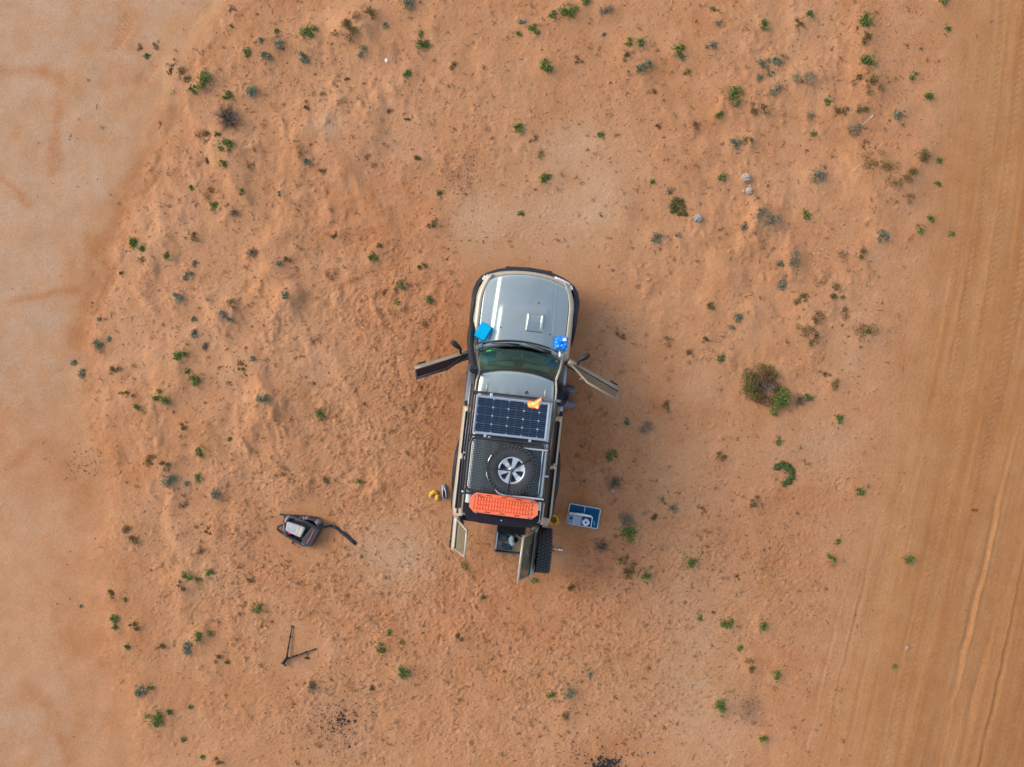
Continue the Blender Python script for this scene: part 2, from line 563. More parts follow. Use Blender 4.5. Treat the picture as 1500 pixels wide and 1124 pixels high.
def track(p0, p1, w, pitch, amp, dep):
    """a tyre print between two image points"""
    x0, y0 = W(*p0)
    x1, y1 = W(*p1)
    L = math.hypot(x1 - x0, y1 - y0)
    tx, ty = (x1 - x0) / L, (y1 - y0) / L
    v = (GX - x0) * tx + (GY - y0) * ty
    u = -(GX - x0) * ty + (GY - y0) * tx + 0.03 * n_warp
    m = sstep(-0.1, 0.15, v) * (1 - sstep(L - 0.2, L + 0.1, v))
    e = np.exp(-(u / w) ** 4)
    brk = sstep(-0.35, 0.25, n_warp2 + 0.6 * f1)
    return m * (brk * tread(u, v, 0, w, pitch, amp) - dep * e * (0.6 + 0.4 * brk)), m * e * brk


t1, e1 = track((395, -5), (275, 112), 0.13, 0.085, 0.007, 0.012)
t2, e2 = track((195, 15), (155, 82), 0.15, 0.085, 0.006, 0.010)
t3, e3 = track((232, 88), (200, 125), 0.12, 0.085, 0.006, 0.010)
t4, e4 = track((250, 205), (140, 470), 0.10, 0.09, 0.005, 0.008)
h += t1 + t2 + t3 + t4
# footprints and loose lumps, one by one
rnd = np.random.RandomState(77)


def stamp(x, y, s, fn):
    i0, i1 = np.searchsorted(gx, [x - s, x + s])
    j0, j1 = np.searchsorted(gy, [y - s, y + s])
    if i1 > i0 and j1 > j0:
        h[j0:j1, i0:i1] += fn(GX[j0:j1, i0:i1] - x, GY[j0:j1, i0:i1] - y)


cnt = 0
while cnt < 1100:
    x, y = rnd.uniform(-10.4, 10.4), rnd.uniform(-7.9, 7.9)
    i, j = np.searchsorted(gx, x), np.searchsorted(gy, y)
    if rnd.rand() > foot[j, i] * 1.1:
        continue
    cnt += 1
    q = rnd.uniform(0, np.pi)
    cq, sq = np.cos(q), np.sin(q)
    la, lb = rnd.uniform(0.05, 0.13), rnd.uniform(0.03, 0.055)
    dp = rnd.uniform(0.003, 0.010) * (0.5 + foot[j, i])

    def print_(dx, dy):
        u, v = (dx * cq + dy * sq) / la, (-dx * sq + dy * cq) / lb
        r_ = np.sqrt(u * u + v * v)
        return -dp * sstep(1.0, 0.65, r_) + 0.6 * dp * np.exp(-((r_ - 1.15) / 0.18) ** 2)
    stamp(x, y, la * 1.8, print_)
cnt = 0
while cnt < 2600:
    x, y = rnd.uniform(-10.4, 10.4), rnd.uniform(-7.9, 7.9)
    i, j = np.searchsorted(gx, x), np.searchsorted(gy, y)
    if rnd.rand() > rough[j, i] * (0.18 + 0.55 * foot[j, i] + 0.5 * hum_zone[j, i] * patchy[j, i]):
        continue
    cnt += 1
    r_ = rnd.choice([0.022, 0.028, 0.036, 0.055], p=[.4, .3, .22, .08]) * rnd.uniform(0.8, 1.3)
    ht = min(0.014, r_ * rnd.uniform(0.2, 0.5))
    e_ = rnd.uniform(0.6, 1.0)
    stamp(x, y, r_ * 2, lambda dx, dy: ht * sstep(1.15, 0.35, np.hypot(dx, dy / e_) / r_))
# mounds that the bigger plants stand on
for (px, py, r, k) in plants:
    if k in 'gbop' and r >= 6:
        x, y = W(px, py)
        s = r / PXM * 1.5 + 0.05
        i0, i1 = np.searchsorted(gx, [x - 3 * s, x + 3 * s])
        j0, j1 = np.searchsorted(gy, [y - 3 * s, y + 3 * s])
        dx, dy = GX[j0:j1, i0:i1] - x, GY[j0:j1, i0:i1] - y
        h[j0:j1, i0:i1] += min(0.05, 0.0045 * r) * np.exp(-(dx * dx + dy * dy) / s ** 2)
# the car's standing ground, and where other kit lies
lx = (GX - CAR_O[0]) * math.cos(-CAR_A) - (GY - CAR_O[1]) * math.sin(-CAR_A)
ly = (GX - CAR_O[0]) * math.sin(-CAR_A) + (GY - CAR_O[1]) * math.cos(-CAR_A)
flat = sstep(0.75, 0.0, np.maximum(np.abs(lx) - 0.95, np.abs(ly) - 2.4))
for (px, py, rr) in ((855, 753, 0.38), (445, 778, 0.5), (434, 950, 0.45), (650, 720, 0.2), (815, 804, 0.2)):
    x, y = W(px, py)
    flat = np.maximum(flat, sstep(rr + 0.3, rr, np.hypot(GX - x, GY - y)))
far = sstep(11.5, 30, np.maximum(np.abs(GX), np.abs(GY) * 1.25))
h = h * (1 - far) + far * 0.6 * fbm(91, GX * 0.03, GY * 0.03, 3)
h = h * (1 - 0.9 * flat) - 0.0 * flat
HZ = h


def gz(x, y):
    i = int(np.clip(np.searchsorted(gx, x) - 1, 0, len(gx) - 2))
    j = int(np.clip(np.searchsorted(gy, y) - 1, 0, len(gy) - 2))
    a, b = (x - gx[i]) / (gx[i + 1] - gx[i]), (y - gy[j]) / (gy[j + 1] - gy[j])
    return float((HZ[j, i] * (1 - a) + HZ[j, i + 1] * a) * (1 - b) + (HZ[j + 1, i] * (1 - a) + HZ[j + 1, i + 1] * a) * b)


# soil colours (real differences of the soil: pale clay, red sand, packed road, ash; contact shade by the car is painted in)
def C3(r, g, b):
    return np.array([lin(r), lin(g), lin(b)], np.float32)


K = 0.78
c_sand, c_sand2 = C3(205, 150, 114), C3(194, 132, 93)
c_clay, c_clay2 = C3(198, 160, 136), C3(200, 152, 118)
c_road, c_road2 = C3(194, 140, 98), C3(178, 121, 80)
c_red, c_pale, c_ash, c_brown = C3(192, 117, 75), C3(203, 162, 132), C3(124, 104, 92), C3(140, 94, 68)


def mixc(a, b, t):
    return a * (1 - t[..., None]) + b * t[..., None]


m1 = np.clip(0.5 + 0.9 * fbm(101, GX * 0.45, GY * 0.45, 4), 0, 1)
m2 = np.clip(0.5 + 1.1 * fbm(105, GX * 1.9, GY * 1.9, 4), 0, 1)
colr = mixc(np.broadcast_to(c_sand, GX.shape + (3,)), c_sand2, 0.8 * m1 * (0.5 + m2) * (0.4 + 0.6 * (1 - 0.7 * spot(430, 420, 250, 260))))
colr = mixc(colr, c_pale, np.clip(0.8 * smooth_zone * (0.55 + 0.6 * m2), 0, 1))
redz = np.clip(0.6 * spot(540, 240, 90, 40) + 0.55 * spot(640, 470, 90, 120) + 0.6 * spot(690, 880, 170, 80) + 0.5 * spot(580, 330, 130, 80) + 0.4 * spot(400, 560, 60, 30)
               + 0.5 * spot(840, 640, 60, 160) + 0.4 * spot(160, 680, 70, 40) + 0.5 * spot(880, 800, 60, 60), 0, 1)
colr = mixc(colr, c_red, redz * (0.25 + 0.55 * m2) * rough)
cl = mixc(np.broadcast_to(c_clay, GX.shape + (3,)), c_clay2, np.clip(1.1 * (m2 * 0.8 + m1 * 0.6 - 0.45) + 0.9 * np.exp(-(dcl / 60) ** 2), 0, 1))
colr = mixc(colr, cl, pale * (0.92 - 0.2 * m2))
stain = np.zeros_like(GX)
for line, wd in (([(-20, 103), (50, 103), (84, 118), (86, 150), (76, 200), (79, 252)], 9), ([(10, 442), (60, 434), (118, 424)], 6), ([(70, 662), (100, 690), (128, 745), (165, 785)], 14),
                 ([(0, 690), (30, 668), (55, 650), (85, 655)], 8), ([(95, 930), (120, 955), (160, 970), (190, 985)], 14), ([(0, 260), (25, 285), (40, 300)], 6), ([(25, 1010), (70, 1040), (95, 1110)], 10)):
    best = np.full(GX.shape, 1e9)
    qx, qy = PX + 14 * n_warp2 + 5 * f1, PY + 12 * n_warp
    for (ax_, ay_), (bx_, by_) in zip(line[:-1], line[1:]):
        L2 = (bx_ - ax_) ** 2 + (by_ - ay_) ** 2
        t = np.clip(((qx - ax_) * (bx_ - ax_) + (qy - ay_) * (by_ - ay_)) / L2, 0, 1)
        best = np.minimum(best, np.hypot(qx - ax_ - t * (bx_ - ax_), qy - ay_ - t * (by_ - ay_)))
    stain = np.maximum(stain, np.exp(-(best / wd) ** 2))
stain = np.clip(stain + 0.9 * spot(185, 55, 35, 60) * m2 + 0.8 * spot(110, 385, 45, 35) * m2 + 0.7 * spot(210, 110, 40, 40) * m2, 0, 1)
colr = mixc(colr, c_sand2 * 0.93, np.clip(stain * clay * (0.35 + 0.45 * m2), 0, 0.8))
bank = np.exp(-((dcl - 16) / 20.0) ** 2) * sstep(180, 260, PY) * (1 - sstep(470, 560, PY))
colr = mixc(colr, C3(172, 112, 74), np.clip(bank * (0.35 + 0.6 * m2), 0, 0.75))
peach = np.clip(1.1 * spot(225, 330, 60, 60) + 0.9 * spot(190, 450, 45, 90) + 0.6 * spot(290, 470, 90, 80) + 0.6 * spot(270, 800, 25, 80) + 0.5 * spot(600, 120, 120, 60), 0, 1) * (1 - clay)
g1 = np.clip(fbm(111, GX * 7, GY * 7, 3, 0.65) * 2.2 - 0.25, 0, 1)
g2 = np.clip(fbm(115, GX * 16, GY * 16, 2, 0.7) * 2.4 - 0.35, 0, 1)
baren = np.clip(spot(840, 208, 38, 26) + spot(872, 300, 26, 55) + 0.9 * spot(700, 330, 30, 45) + 1.0 * spot(585, 815, 52, 42) + 0.8 * spot(478, 185, 30, 20) + 0.6 * spot(1030, 560, 40, 40) + 0.6 * spot(1285, 375, 22, 14), 0, 1)
colr = mixc(colr, C3(206, 163, 133), np.clip(baren * (0.45 + 0.5 * m2), 0, 0.8))
churn_shade = np.clip(0.9 * spot(645, 640, 32, 95) + 0.7 * spot(850, 650, 34, 120) + 0.6 * spot(715, 815, 60, 30) + 0.4 * spot(640, 500, 40, 30), 0, 1)  # churned sand, with contact shade by the car painted into its colour
colr = mixc(colr, C3(166, 102, 62), np.clip(churn_shade * (0.25 + 0.75 * g1 + 0.3 * m2), 0, 0.7))
colr = mixc(colr, C3(212, 156, 121), np.clip(peach * (0.5 + 0.4 * m2), 0, 0.8))
colr = mixc(colr, c_sand2, np.clip(0.55 * lip + 0.6 * (e1 + e2 + e3) + 0.3 * e4, 0, 0.8))
rd = mixc(np.broadcast_to(c_road, GX.shape + (3,)), c_road2, np.clip(0.42 + 0.6 * r1 + 0.40 * streak + 0.65 * streak2 + 0.12 * (U - 0.5), 0, 1))
rd = mixc(rd, c_red * 0.92, np.clip(0.6 * streak2 - 0.08 + 0.25 * streak, 0, 0.4))
colr = mixc(colr, rd, road)
# leaf litter and gravel darken parts of the sand
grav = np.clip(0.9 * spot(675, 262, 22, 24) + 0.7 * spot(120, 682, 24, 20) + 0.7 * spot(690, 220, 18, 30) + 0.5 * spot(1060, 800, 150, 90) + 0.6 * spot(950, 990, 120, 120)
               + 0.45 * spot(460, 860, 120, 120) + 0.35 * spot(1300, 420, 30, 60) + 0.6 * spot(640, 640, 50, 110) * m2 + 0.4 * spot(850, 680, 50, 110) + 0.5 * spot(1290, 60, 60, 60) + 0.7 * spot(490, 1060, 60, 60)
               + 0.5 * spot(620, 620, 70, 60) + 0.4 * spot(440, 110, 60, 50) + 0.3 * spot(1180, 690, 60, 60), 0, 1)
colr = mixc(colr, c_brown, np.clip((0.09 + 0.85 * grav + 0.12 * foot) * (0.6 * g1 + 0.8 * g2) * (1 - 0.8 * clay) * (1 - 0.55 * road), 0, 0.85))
m3 = fbm(121, GX * 2.6, GY * 2.6, 4, 0.6)
m4 = fbm(127, GX * 0.8, GY * 0.8, 3)
ash = np.clip(0.85 * spot(1098, 1038, 18, 22) + 0.25 * spot(495, 1065, 45, 55) + 0.8 * spot(886, 1124, 30, 14) + 0.25 * spot(897, 712, 16, 16), 0, 1)
colr = mixc(colr, c_ash, ash * (0.35 + 0.6 * m2))
colr = np.clip(colr * K * np.array([1.04, 1.035, 0.905], np.float32) * (1 + (0.16 * m3 + 0.10 * m4)[..., None] * np.array([0.55, 0.9, 1.5], np.float32)) * (1 + 0.05 * f3 + 0.05 * f2)[..., None], 0, 1)


def ground_material():
    m = bpy.data.materials.new('desert_soil')
    m.use_nodes = True
    n, l = m.node_tree.nodes, m.node_tree.links
    p = n['Principled BSDF']
    p.inputs['Roughness'].default_value = 0.95
    p.inputs['Specular IOR Level'].default_value = 0.12
    at = n.new('ShaderNodeAttribute')
    at.attribute_name = 'soil'
    tc = n.new('ShaderNodeTexCoord')

    def noise(scale, det, rgh=0.6):
        q = n.new('ShaderNodeTexNoise')
        q.inputs['Scale'].default_value = scale
        q.inputs['Detail'].default_value = det
        q.inputs['Roughness'].default_value = rgh
        l.new(tc.outputs['Object'], q.inputs['Vector'])
        return q.outputs[0]

    def rng(s, a, b, c, d):
        q = n.new('ShaderNodeMapRange')
        for i, v in enumerate((a, b, c, d)):
            q.inputs[i + 1].default_value = v
        l.new(s, q.inputs[0])
        return q.outputs[0]

    def mix(f, a, b, mode='MIX'):
        q = n.new('ShaderNodeMix')
        q.data_type = 'RGBA'
        q.blend_type = mode
        for i, s in ((0, f), (6, a), (7, b)):
            if hasattr(s, 'node'):
                l.new(s, q.inputs[i])
            else:
                q.inputs[i].default_value = s
        return q.outputs[2]
    c = mix(1.0, at.outputs['Color'], rng(noise(34, 6, 0.7), 0.28, 0.72, 0.83, 1.17), 'MULTIPLY')
    c = mix(rng(noise(55, 3, 0.6), 0.61, 0.71, 0.0, 0.38), c, (0.16, 0.075, 0.04, 1))      # dark grit
    c = mix(rng(noise(80, 2, 0.5), 0.66, 0.76, 0.0, 0.30), c, (0.55, 0.34, 0.22, 1))       # pale grit
    l.new(c, p.inputs['Base Color'])
    b = n.new('ShaderNodeBump')
    b.inputs['Strength'].default_value = 0.75
    b.inputs['Distance'].default_value = 0.016
    l.new(noise(42, 5, 0.65), b.inputs['Height'])
    l.new(b.outputs[0], p.inputs['Normal'])
    return m


soil = ground_material()
NX, NY = len(gx), len(gy)
co = np.stack([GX, GY, HZ], -1).reshape(-1, 3).astype(np.float32)
dzx = np.gradient(HZ, gx, axis=1)
dzy = np.gradient(HZ, gy, axis=0)
nrm = np.stack([-dzx, -dzy, np.ones_like(HZ)], -1).reshape(-1, 3)
nrm /= np.linalg.norm(nrm, axis=1, keepdims=True)
I, J = np.meshgrid(np.arange(NX - 1), np.arange(NY - 1))
q0 = (J * NX + I).reshape(-1)
quads = np.stack([q0, q0 + 1, q0 + NX + 1, q0 + NX], 1)
zone = np.where(road[:-1, :-1] > 0.5, 1, np.where(clay[:-1, :-1] > 0.5, 2, 0)).reshape(-1)
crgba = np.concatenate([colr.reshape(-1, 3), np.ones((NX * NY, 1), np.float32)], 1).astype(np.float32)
for name, zi in (('ground', 0), ('dirt_road', 1), ('clay_pan', 2)):
    q = quads[zone == zi]
    idx, inv = np.unique(q, return_inverse=True)
    q = inv.reshape(-1, 4)
    me = bpy.data.meshes.new(name)
    me.vertices.add(len(idx))
    me.vertices.foreach_set('co', co[idx].reshape(-1))
    me.loops.add(q.size)
    me.loops.foreach_set('vertex_index', q.reshape(-1).astype(np.int32))
    me.polygons.add(len(q))
    me.polygons.foreach_set('loop_start', np.arange(0, q.size, 4, dtype=np.int32))
    me.polygons.foreach_set('use_smooth', np.ones(len(q), bool))
    me.update(calc_edges=True)
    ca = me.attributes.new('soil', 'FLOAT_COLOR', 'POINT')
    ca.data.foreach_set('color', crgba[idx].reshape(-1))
    me.normals_split_custom_set_from_vertices(nrm[idx])
    me.materials.append(soil)
    o = bpy.data.objects.new(name, me)
    COL.objects.link(o)
    o['kind'] = 'structure'

# ------------------------------------------------------------------ materials
DUST = (0.46, 0.25, 0.14)
paint = mat('sky_tinted_paint', (0.455, 0.525, 0.495), 0.34, 0.90, 0.06, 4, dust=0.19, coat=0.3, dustcol=DUST)  # champagne body paint with the sky's cool reflection put into its colour
paint_door = mat('champagne_door_paint', (0.44, 0.395, 0.31), 0.40, 0.25, 0.05, 4, dust=0.22, coat=0.2, dustcol=DUST)
black = mat('black_plastic', (0.020, 0.023, 0.027), 0.55, 0, 0.2, 12, dust=0.02, dustcol=DUST, spec=0.25)
rubber = mat('black_rubber', (0.026, 0.030, 0.033), 0.75, 0, 0.25, 20, bump=0.3, dust=0.03, dustcol=DUST)
steel = mat('black_steel', (0.03, 0.035, 0.045), 0.38, 0.3, 0.2, 9, dust=0.08, dustcol=DUST)
alum = mat('bare_aluminium', (0.66, 0.68, 0.70), 0.32, 0.85, 0.08, 14)
alloy = mat('silver_alloy', (0.62, 0.64, 0.67), 0.35, 0.6, 0.08, 12)
dark = mat('dark_interior', (0.030, 0.032, 0.034), 0.8, 0, 0.25, 7)
greyfab = mat('grey_seat_fabric', (0.10, 0.105, 0.11), 0.9, 0, 0.2, 18, bump=0.3)
dashm = mat('dashboard_vinyl', (0.22, 0.27, 0.22), 0.7, 0, 0.15, 12)
visor = mat('sky_pale_visor', (0.42, 0.50, 0.50), 0.6, 0, 0.1, 10)  # visors made pale to stand in for sky reflected along the windscreen top
canvas = mat('dark_canvas', (0.018, 0.014, 0.022), 0.8, 0, 0.3, 9, bump=0.25, spec=0.2)
trimm = mat('door_trim', (0.24, 0.24, 0.20), 0.75, 0, 0.15, 12)
glass_w = glassmat('windscreen_glass', (0.40, 0.66, 0.56), 0.0)
glass_d = glassmat('door_glass', (0.60, 0.60, 0.48), 0.06, 0.08, dusty=0.30)
glass_s = glassmat('tinted_glass', (0.03, 0.035, 0.04), 0.05)
orange = mat('orange_plastic', (0.92, 0.19, 0.075), 0.5, 0, 0.1, 15, dust=0.14, dustcol=DUST)
lampm = mat('clear_lamp_lens', (0.70, 0.72, 0.72), 0.12, 0.1, 0.05, 9, coat=0.6)
redm = mat('red_lamp_lens', (0.35, 0.02, 0.02), 0.2, 0, 0.1, 9)

# ------------------------------------------------------------------ the vehicle (built in its own axes: +y forward, +x right)
car = thing('four_wheel_drive', 'champagne silver off-road wagon parked on red sand with doors open and loaded roof rack', 'car',
            (CAR_O[0], CAR_O[1], 0), CAR_A)


def P(name, mb, m, parent=None, **k):
    return mb.build(name, m, car if parent is None else parent, **k)


def hood_z(x, y):
    v = (y - 0.80) / 1.30
    c = 0.50 + 0.05 * (1 - v)
    z = 1.135 - 0.085 * max(v, 0) ** 1.6 - 0.045 * (x / 0.8) ** 2
    t = min(max((c + 0.035 - abs(x)) / 0.05, 0), 1)
    z += 0.022 * t * t * (3 - 2 * t)
    if y < 1.55:
        w = min(max((1.55 - y) / 0.16, 0), 1)
        q = min(max((c - 0.05 - abs(x)) / 0.09, 0), 1)
        z += 0.018 * w * w * (3 - 2 * w) * q * q * (3 - 2 * q)
    return z


def hood_pt(a, b):
    u = 2 * a - 1
    hw = 0.79 - 0.07 * max(0, b - 0.6) ** 2 / 0.16
    y0, y1 = 0.87 - 0.14 * u * u, 2.10 - 0.15 * abs(u) ** 2.3
    y = y0 + (y1 - y0) * b
    x = u * hw
    e = max(0, b - 0.93) / 0.07
    return (x, y, hood_z(x, y) - 0.03 * e * e)


P('bonnet', MB().grid(hood_pt, 64, 56), paint, solid=0.02)
sc = MB()
sx0, sx1, sy0, sy1 = 0.045, 0.375, 1.06, 1.39


def scoop_pt(a, b):
    x = sx0 + (sx1 - sx0) * a
    y = sy0 + (sy1 - sy0) * b - 0.04 * math.sin(math.pi * a) * b
    e = min(a, 1 - a) / 0.12
    hgt = 0.060 * (0.15 + 0.85 * min(1, b / 0.6)) * (1 if e >= 1 else math.sin(e * math.pi / 2)) - 0.004
    rim = 0.022 * math.exp(-((min(a, 1 - a) - 0.10) / 0.06) ** 2) * min(1, b * 3)
    return (x, y, hood_z(x, y) + hgt + rim)


sc.grid(scoop_pt, 24, 14)
sco = P('bonnet_scoop', sc, paint, solid=0.012)
P('scoop_opening', MB().box((0.21, 1.345, hood_z(0.21, 1.345) + 0.022), (0.24, 0.015, 0.035)), dark, sco)
for x, y in ((-0.40, 1.08), (0.24, 1.60), (0.51, 1.05)):
    P('washer_jet', MB().blob((x, y, hood_z(x, y) + 0.008), (0.014, 0.012, 0.012), 3, 0.05, 8, 5), black)


def clampx(y):
    return 1 - 0.17 * max(0, (y - 1.45) / 0.55) ** 2.2


def arch(y, yc, r=0.46):
    d = r * r - (y - yc) ** 2
    return 0.40 + math.sqrt(d) if d > 0 else 0.40


for s in (-1, 1):
    secs = []
    for k in range(33):
        y = 0.60 + 1.44 * k / 32
        c = clampx(y)
        lo = max(0.50, arch(y, 1.43))
        hz = hood_z(0.79, min(y, 2.0)) + 0.004
        secs.append([(s * x * c, y, z) for x, z in ((0.800, hz - 0.012), (0.812, hz + 0.004), (0.855, hz - 0.008), (0.890, hz - 0.055), (0.905, 0.97), (0.915, 0.88), (0.910, max(lo, 0.70) if lo < 0.86 else lo))])
    P('front_fender', MB().loft(secs), paint_door, solid=0.012)
    # cowl corner beside the windscreen
    P('wiper_cowl_end', MB().loft([[(s * 0.80, y, 1.125 + 0.01), (s * 0.70, y + 0.06, 1.15)] for y in (0.56, 0.66, 0.74)]), paint, solid=0.01)
    # wheel arch flare
    for yc, ya, yb in ((1.43, 0.84, 1.98), (-1.52, -2.50, -1.02)):
        secs = []
        for k in range(25):
            y = ya + (yb - ya) * k / 24
            c = clampx(y) if yc > 0 else 1 - 0.06 * max(0, (-y - 2.2) / 0.3) ** 2
            t = (y - ya) / (yb - ya)
            w = 0.985 - 0.05 * abs(2 * t - 1) ** 4
            za = max(arch(y, yc, 0.50), 0.55)
            secs.append([(s * x * c, y, z) for x, z in ((0.895, za + 0.10), (w - 0.02, za + 0.085), (w, za + 0.05), (w, za - 0.01), (w - 0.05, za - 0.03))])
        P('arch_flare', MB().loft(secs), black, solid=0.01)
    # rear quarter, rocker and the strip under the windows
    secs = []
    for k in range(41):
        y = -2.42 + 2.02 * k / 40
        c = 1 - 0.05 * max(0, (-y - 2.15) / 0.27) ** 2
        lo = max(0.50, arch(y, -1.52))
        secs.append([(s * x * c, y, z) for x, z in ((0.790, 1.205), (0.845, 1.19), (0.885, 1.15), (0.905, 1.06), (0.915, 0.92), (0.905, min(lo, 0.88)))])
    P('side_panel', MB().loft(secs), paint_door, solid=0.012)
    # rear door shut line
    P('door_seam', MB().tube([(s * 0.90, -1.30, 0.92), (s * 0.912, -1.30, 1.06), (s * 0.89, -1.30, 1.155), (s * 0.85, -1.30, 1.195)], 0.006, 5), black)
    P('rear_door_handle', MB().box((s * 0.925, -1.16, 1.02), (0.03, 0.17, 0.03)), black, bevel=0.008)
    P('sill', MB().box((s * 0.83, 0.10, 0.47), (0.10, 1.02, 0.10)), paint_door, bevel=0.02)
    st = P('side_step', MB().box((s * 0.920, -0.05, 0.42), (0.07, 1.40, 0.05)), steel, bevel=0.015)
    P('step_plate', MB().box((s * 0.915, 0.12, 0.452), (0.055, 0.9, 0.012)), alum, st)
    # side windows behind the front door
    for y0, y1, t0, t1 in ((-0.50, -1.25, -0.50, -1.22), (-1.36, -2.25, -1.36, -2.12)):
        w = P('side_window', MB().loft([[(s * 0.842, y0, 1.20), (s * 0.842, y1, 1.20)], [(s * 0.715, t0, 1.72), (s * 0.715, t1, 1.72)]]), glass_s, solid=0.005)
        P('window_seal', MB().tube([(s * 0.848, y0, 1.205), (s * 0.848, y1, 1.205), (s * 0.717, t1, 1.728), (s * 0.717, t0, 1.728)], 0.012, 6, loop=True), black, w)
    # pillars
    for nm, a, b, wd in (('centre_pillar', (0.845, -0.44, 1.18), (0.70, -0.44, 1.77), 0.07), ('rear_pillar', (0.845, -1.305, 1.19), (0.705, -1.29, 1.76), 0.06),
                         ('tail_pillar', (0.835, -2.33, 1.19), (0.70, -2.20, 1.77), 0.13)):
        P(nm, MB().loft([[(s * (q[0] + dx), q[1] + dy, q[2]) for dx, dy in ((-.03, -wd / 2), (0.01, -wd / 2), (0.01, wd / 2), (-.03, wd / 2))] for q in (a, b)], closed=True, caps=True, smooth=False), paint_door, bevel=0.008)
    P('windscreen_pillar', MB().tube([(s * 0.775, 0.61, 1.16), (s * 0.735, 0.44, 1.46), (s * 0.665, 0.235, 1.785)], [0.026, 0.022, 0.022], 8), paint_door)
    P('roof_gutter', MB().tube([(s * 0.665, 0.235, 1.785), (s * 0.69, 0.05, 1.795), (s * 0.70, -1.0, 1.80), (s * 0.69, -2.2, 1.79)], 0.017, 6), paint_door)


def roof_pt(a, b):
    u = 2 * a - 1
    y0, y1 = 0.305 - 0.085 * u * u, -2.28 + 0.05 * u * u
    y = y0 + (y1 - y0) * b
    x = u * (0.655 + 0.02 * min(1, b * 6))
    z = 1.845 - 0.03 * u * u - 0.035 * max(0, abs(u) - 0.9) / 0.1 - 0.03 * max(0, 0.06 - b) / 0.06
    if b > 0.12:
        z += 0.006 * (0.5 + 0.5 * math.cos(x * 2 * math.pi / 0.2)) * min(1, (b - 0.12) * 20)
    return (x, y, z)


P('roof', MB().grid(roof_pt, 48, 40), paint, solid=0.03)
for x in (-0.50, 0.50):
    P('roof_rib', MB().tube([(x, 0.06, 1.838), (x, -0.02, 1.84), (x, -0.16, 1.84)], 0.008, 6), paint)


def ws_pt(a, b):
    u = 2 * a - 1
    lo = Vector((0.745 * u, 0.775 - 0.185 * u * u, 1.16))
    hi = Vector((0.64 * u, 0.305 - 0.075 * u * u, 1.80))
    p = lo.lerp(hi, b)
    p.y += 0.025 * math.sin(math.pi * b)
    return p


ws = P('windscreen', MB().grid(ws_pt, 24, 10), glass_w)
bd = MB()
for b0, b1 in ((-0.010, 0.030), (0.962, 1.0)):
    bd.grid(lambda a, b, b0=b0, b1=b1: Vector(ws_pt(a, b0 + (b1 - b0) * b)) + Vector((0, 0.006, 0.008)), 24, 1)
P('windscreen_seal', bd, black, ws)
P('green_sticker', MB().add([Vector(ws_pt(a, b)) + Vector((0, 0.004, 0.006)) for a, b in ((0.09, 0.10), (0.145, 0.10), (0.145, 0.155), (0.09, 0.155))], [(0, 1, 2, 3)]), mat('green_print', (0.10, 0.55, 0.10), 0.5), ws)
for pts in (((-0.02, 0.80, 1.20), (-0.22, 0.80, 1.195), (-0.52, 0.765, 1.19)), ((0.56, 0.735, 1.195), (0.36, 0.785, 1.195), (0.10, 0.835, 1.19))):
    wp = P('wiper', MB().tube(pts, [0.014, 0.012, 0.008], 6), black)
    P('wiper_arm', MB().tube([(pts[0][0], pts[0][1] - 0.02, 1.195), (pts[1][0], pts[1][1] - 0.045, 1.215)], [0.026, 0.010], 6), black, wp)
P('wiper_cowl', MB().loft([[(x, 0.90 - 0.15 * (x / 0.79) ** 2, 1.118 - 0.045 * (x / 0.79) ** 2), (x, 0.775 - 0.165 * (x / 0.79) ** 2, 1.128 - 0.035 * (x / 0.79) ** 2)] for x in [-0.79 + 1.58 * k / 20 for k in range(21)]]), paint, solid=0.01)
# front end
fas = []
for k in range(33):
    x = -0.76 + 1.52 * k / 32
    u = x / 0.79
    y = 2.10 - 0.15 * abs(u) ** 2.3
    fas.append([(x, y - 0.03, 1.015 - 0.035 * u * u), (x, y + 0.020, 1.01 - 0.035 * u * u), (x, y + 0.055, 0.97 - 0.03 * u * u), (x, y + 0.065, 0.86), (x, y + 0.06, 0.72)])
P('front_panel', MB().loft(fas), paint_door, solid=0.012)
P('grille', MB().loft([[(x, 2.172 - 0.15 * abs(x / 0.79) ** 2.3, z) for z in (0.95, 0.80)] for x in [-0.42 + 0.84 * k / 12 for k in range(13)]]), black, solid=0.015)
for s in (-1, 1):
    P('headlight', MB().loft([[(s * x, y2 + 0.0, z) for (y2, z) in ((2.135 - 0.15 * abs(x / 0.79) ** 2.3, 0.975), (2.172 - 0.15 * abs(x / 0.79) ** 2.3, 0.93), (2.175 - 0.15 * abs(x / 0.79) ** 2.3, 0.82))] for x in (0.48, 0.56, 0.64, 0.72, 0.77)]), lampm, solid=0.02)
    P('indicator_lamp', MB().box((s * 0.80, 1.965, 0.90), (0.06, 0.09, 0.12), Matrix.Rotation(s * rad(28), 3, 'Z')), lampm, bevel=0.012)
by = [(-0.985, 1.60), (-0.975, 1.75), (-0.93, 1.90), (-0.86, 2.00), (-0.74, 2.085), (-0.58, 2.155), (-0.43, 2.20), (-0.42, 2.225), (0, 2.25), (0.42, 2.225), (0.43, 2.20),
      (0.58, 2.155), (0.74, 2.085), (0.86, 2.00), (0.93, 1.90), (0.975, 1.75), (0.985, 1.60)]
secs = []
for i, (x, y) in enumerate(by):
    a, b = by[max(0, i - 1)], by[min(len(by) - 1, i + 1)]
    t = Vector((b[0] - a[0], b[1] - a[1], 0)).normalized()
    nn = Vector((-t.y, t.x, 0))
    d = 0.13 if abs(x) < 0.425 else 0.085
    o_ = Vector((x, y, 0)) + nn * 0.03
    secs.append([o_ - nn * d + Vector((0, 0, 0.80)), o_ - nn * 0.015 + Vector((0, 0, 0.80)), o_ + Vector((0, 0, 0.775)), o_ + Vector((0, 0, 0.50)), o_ - nn * d + Vector((0, 0, 0.46))])
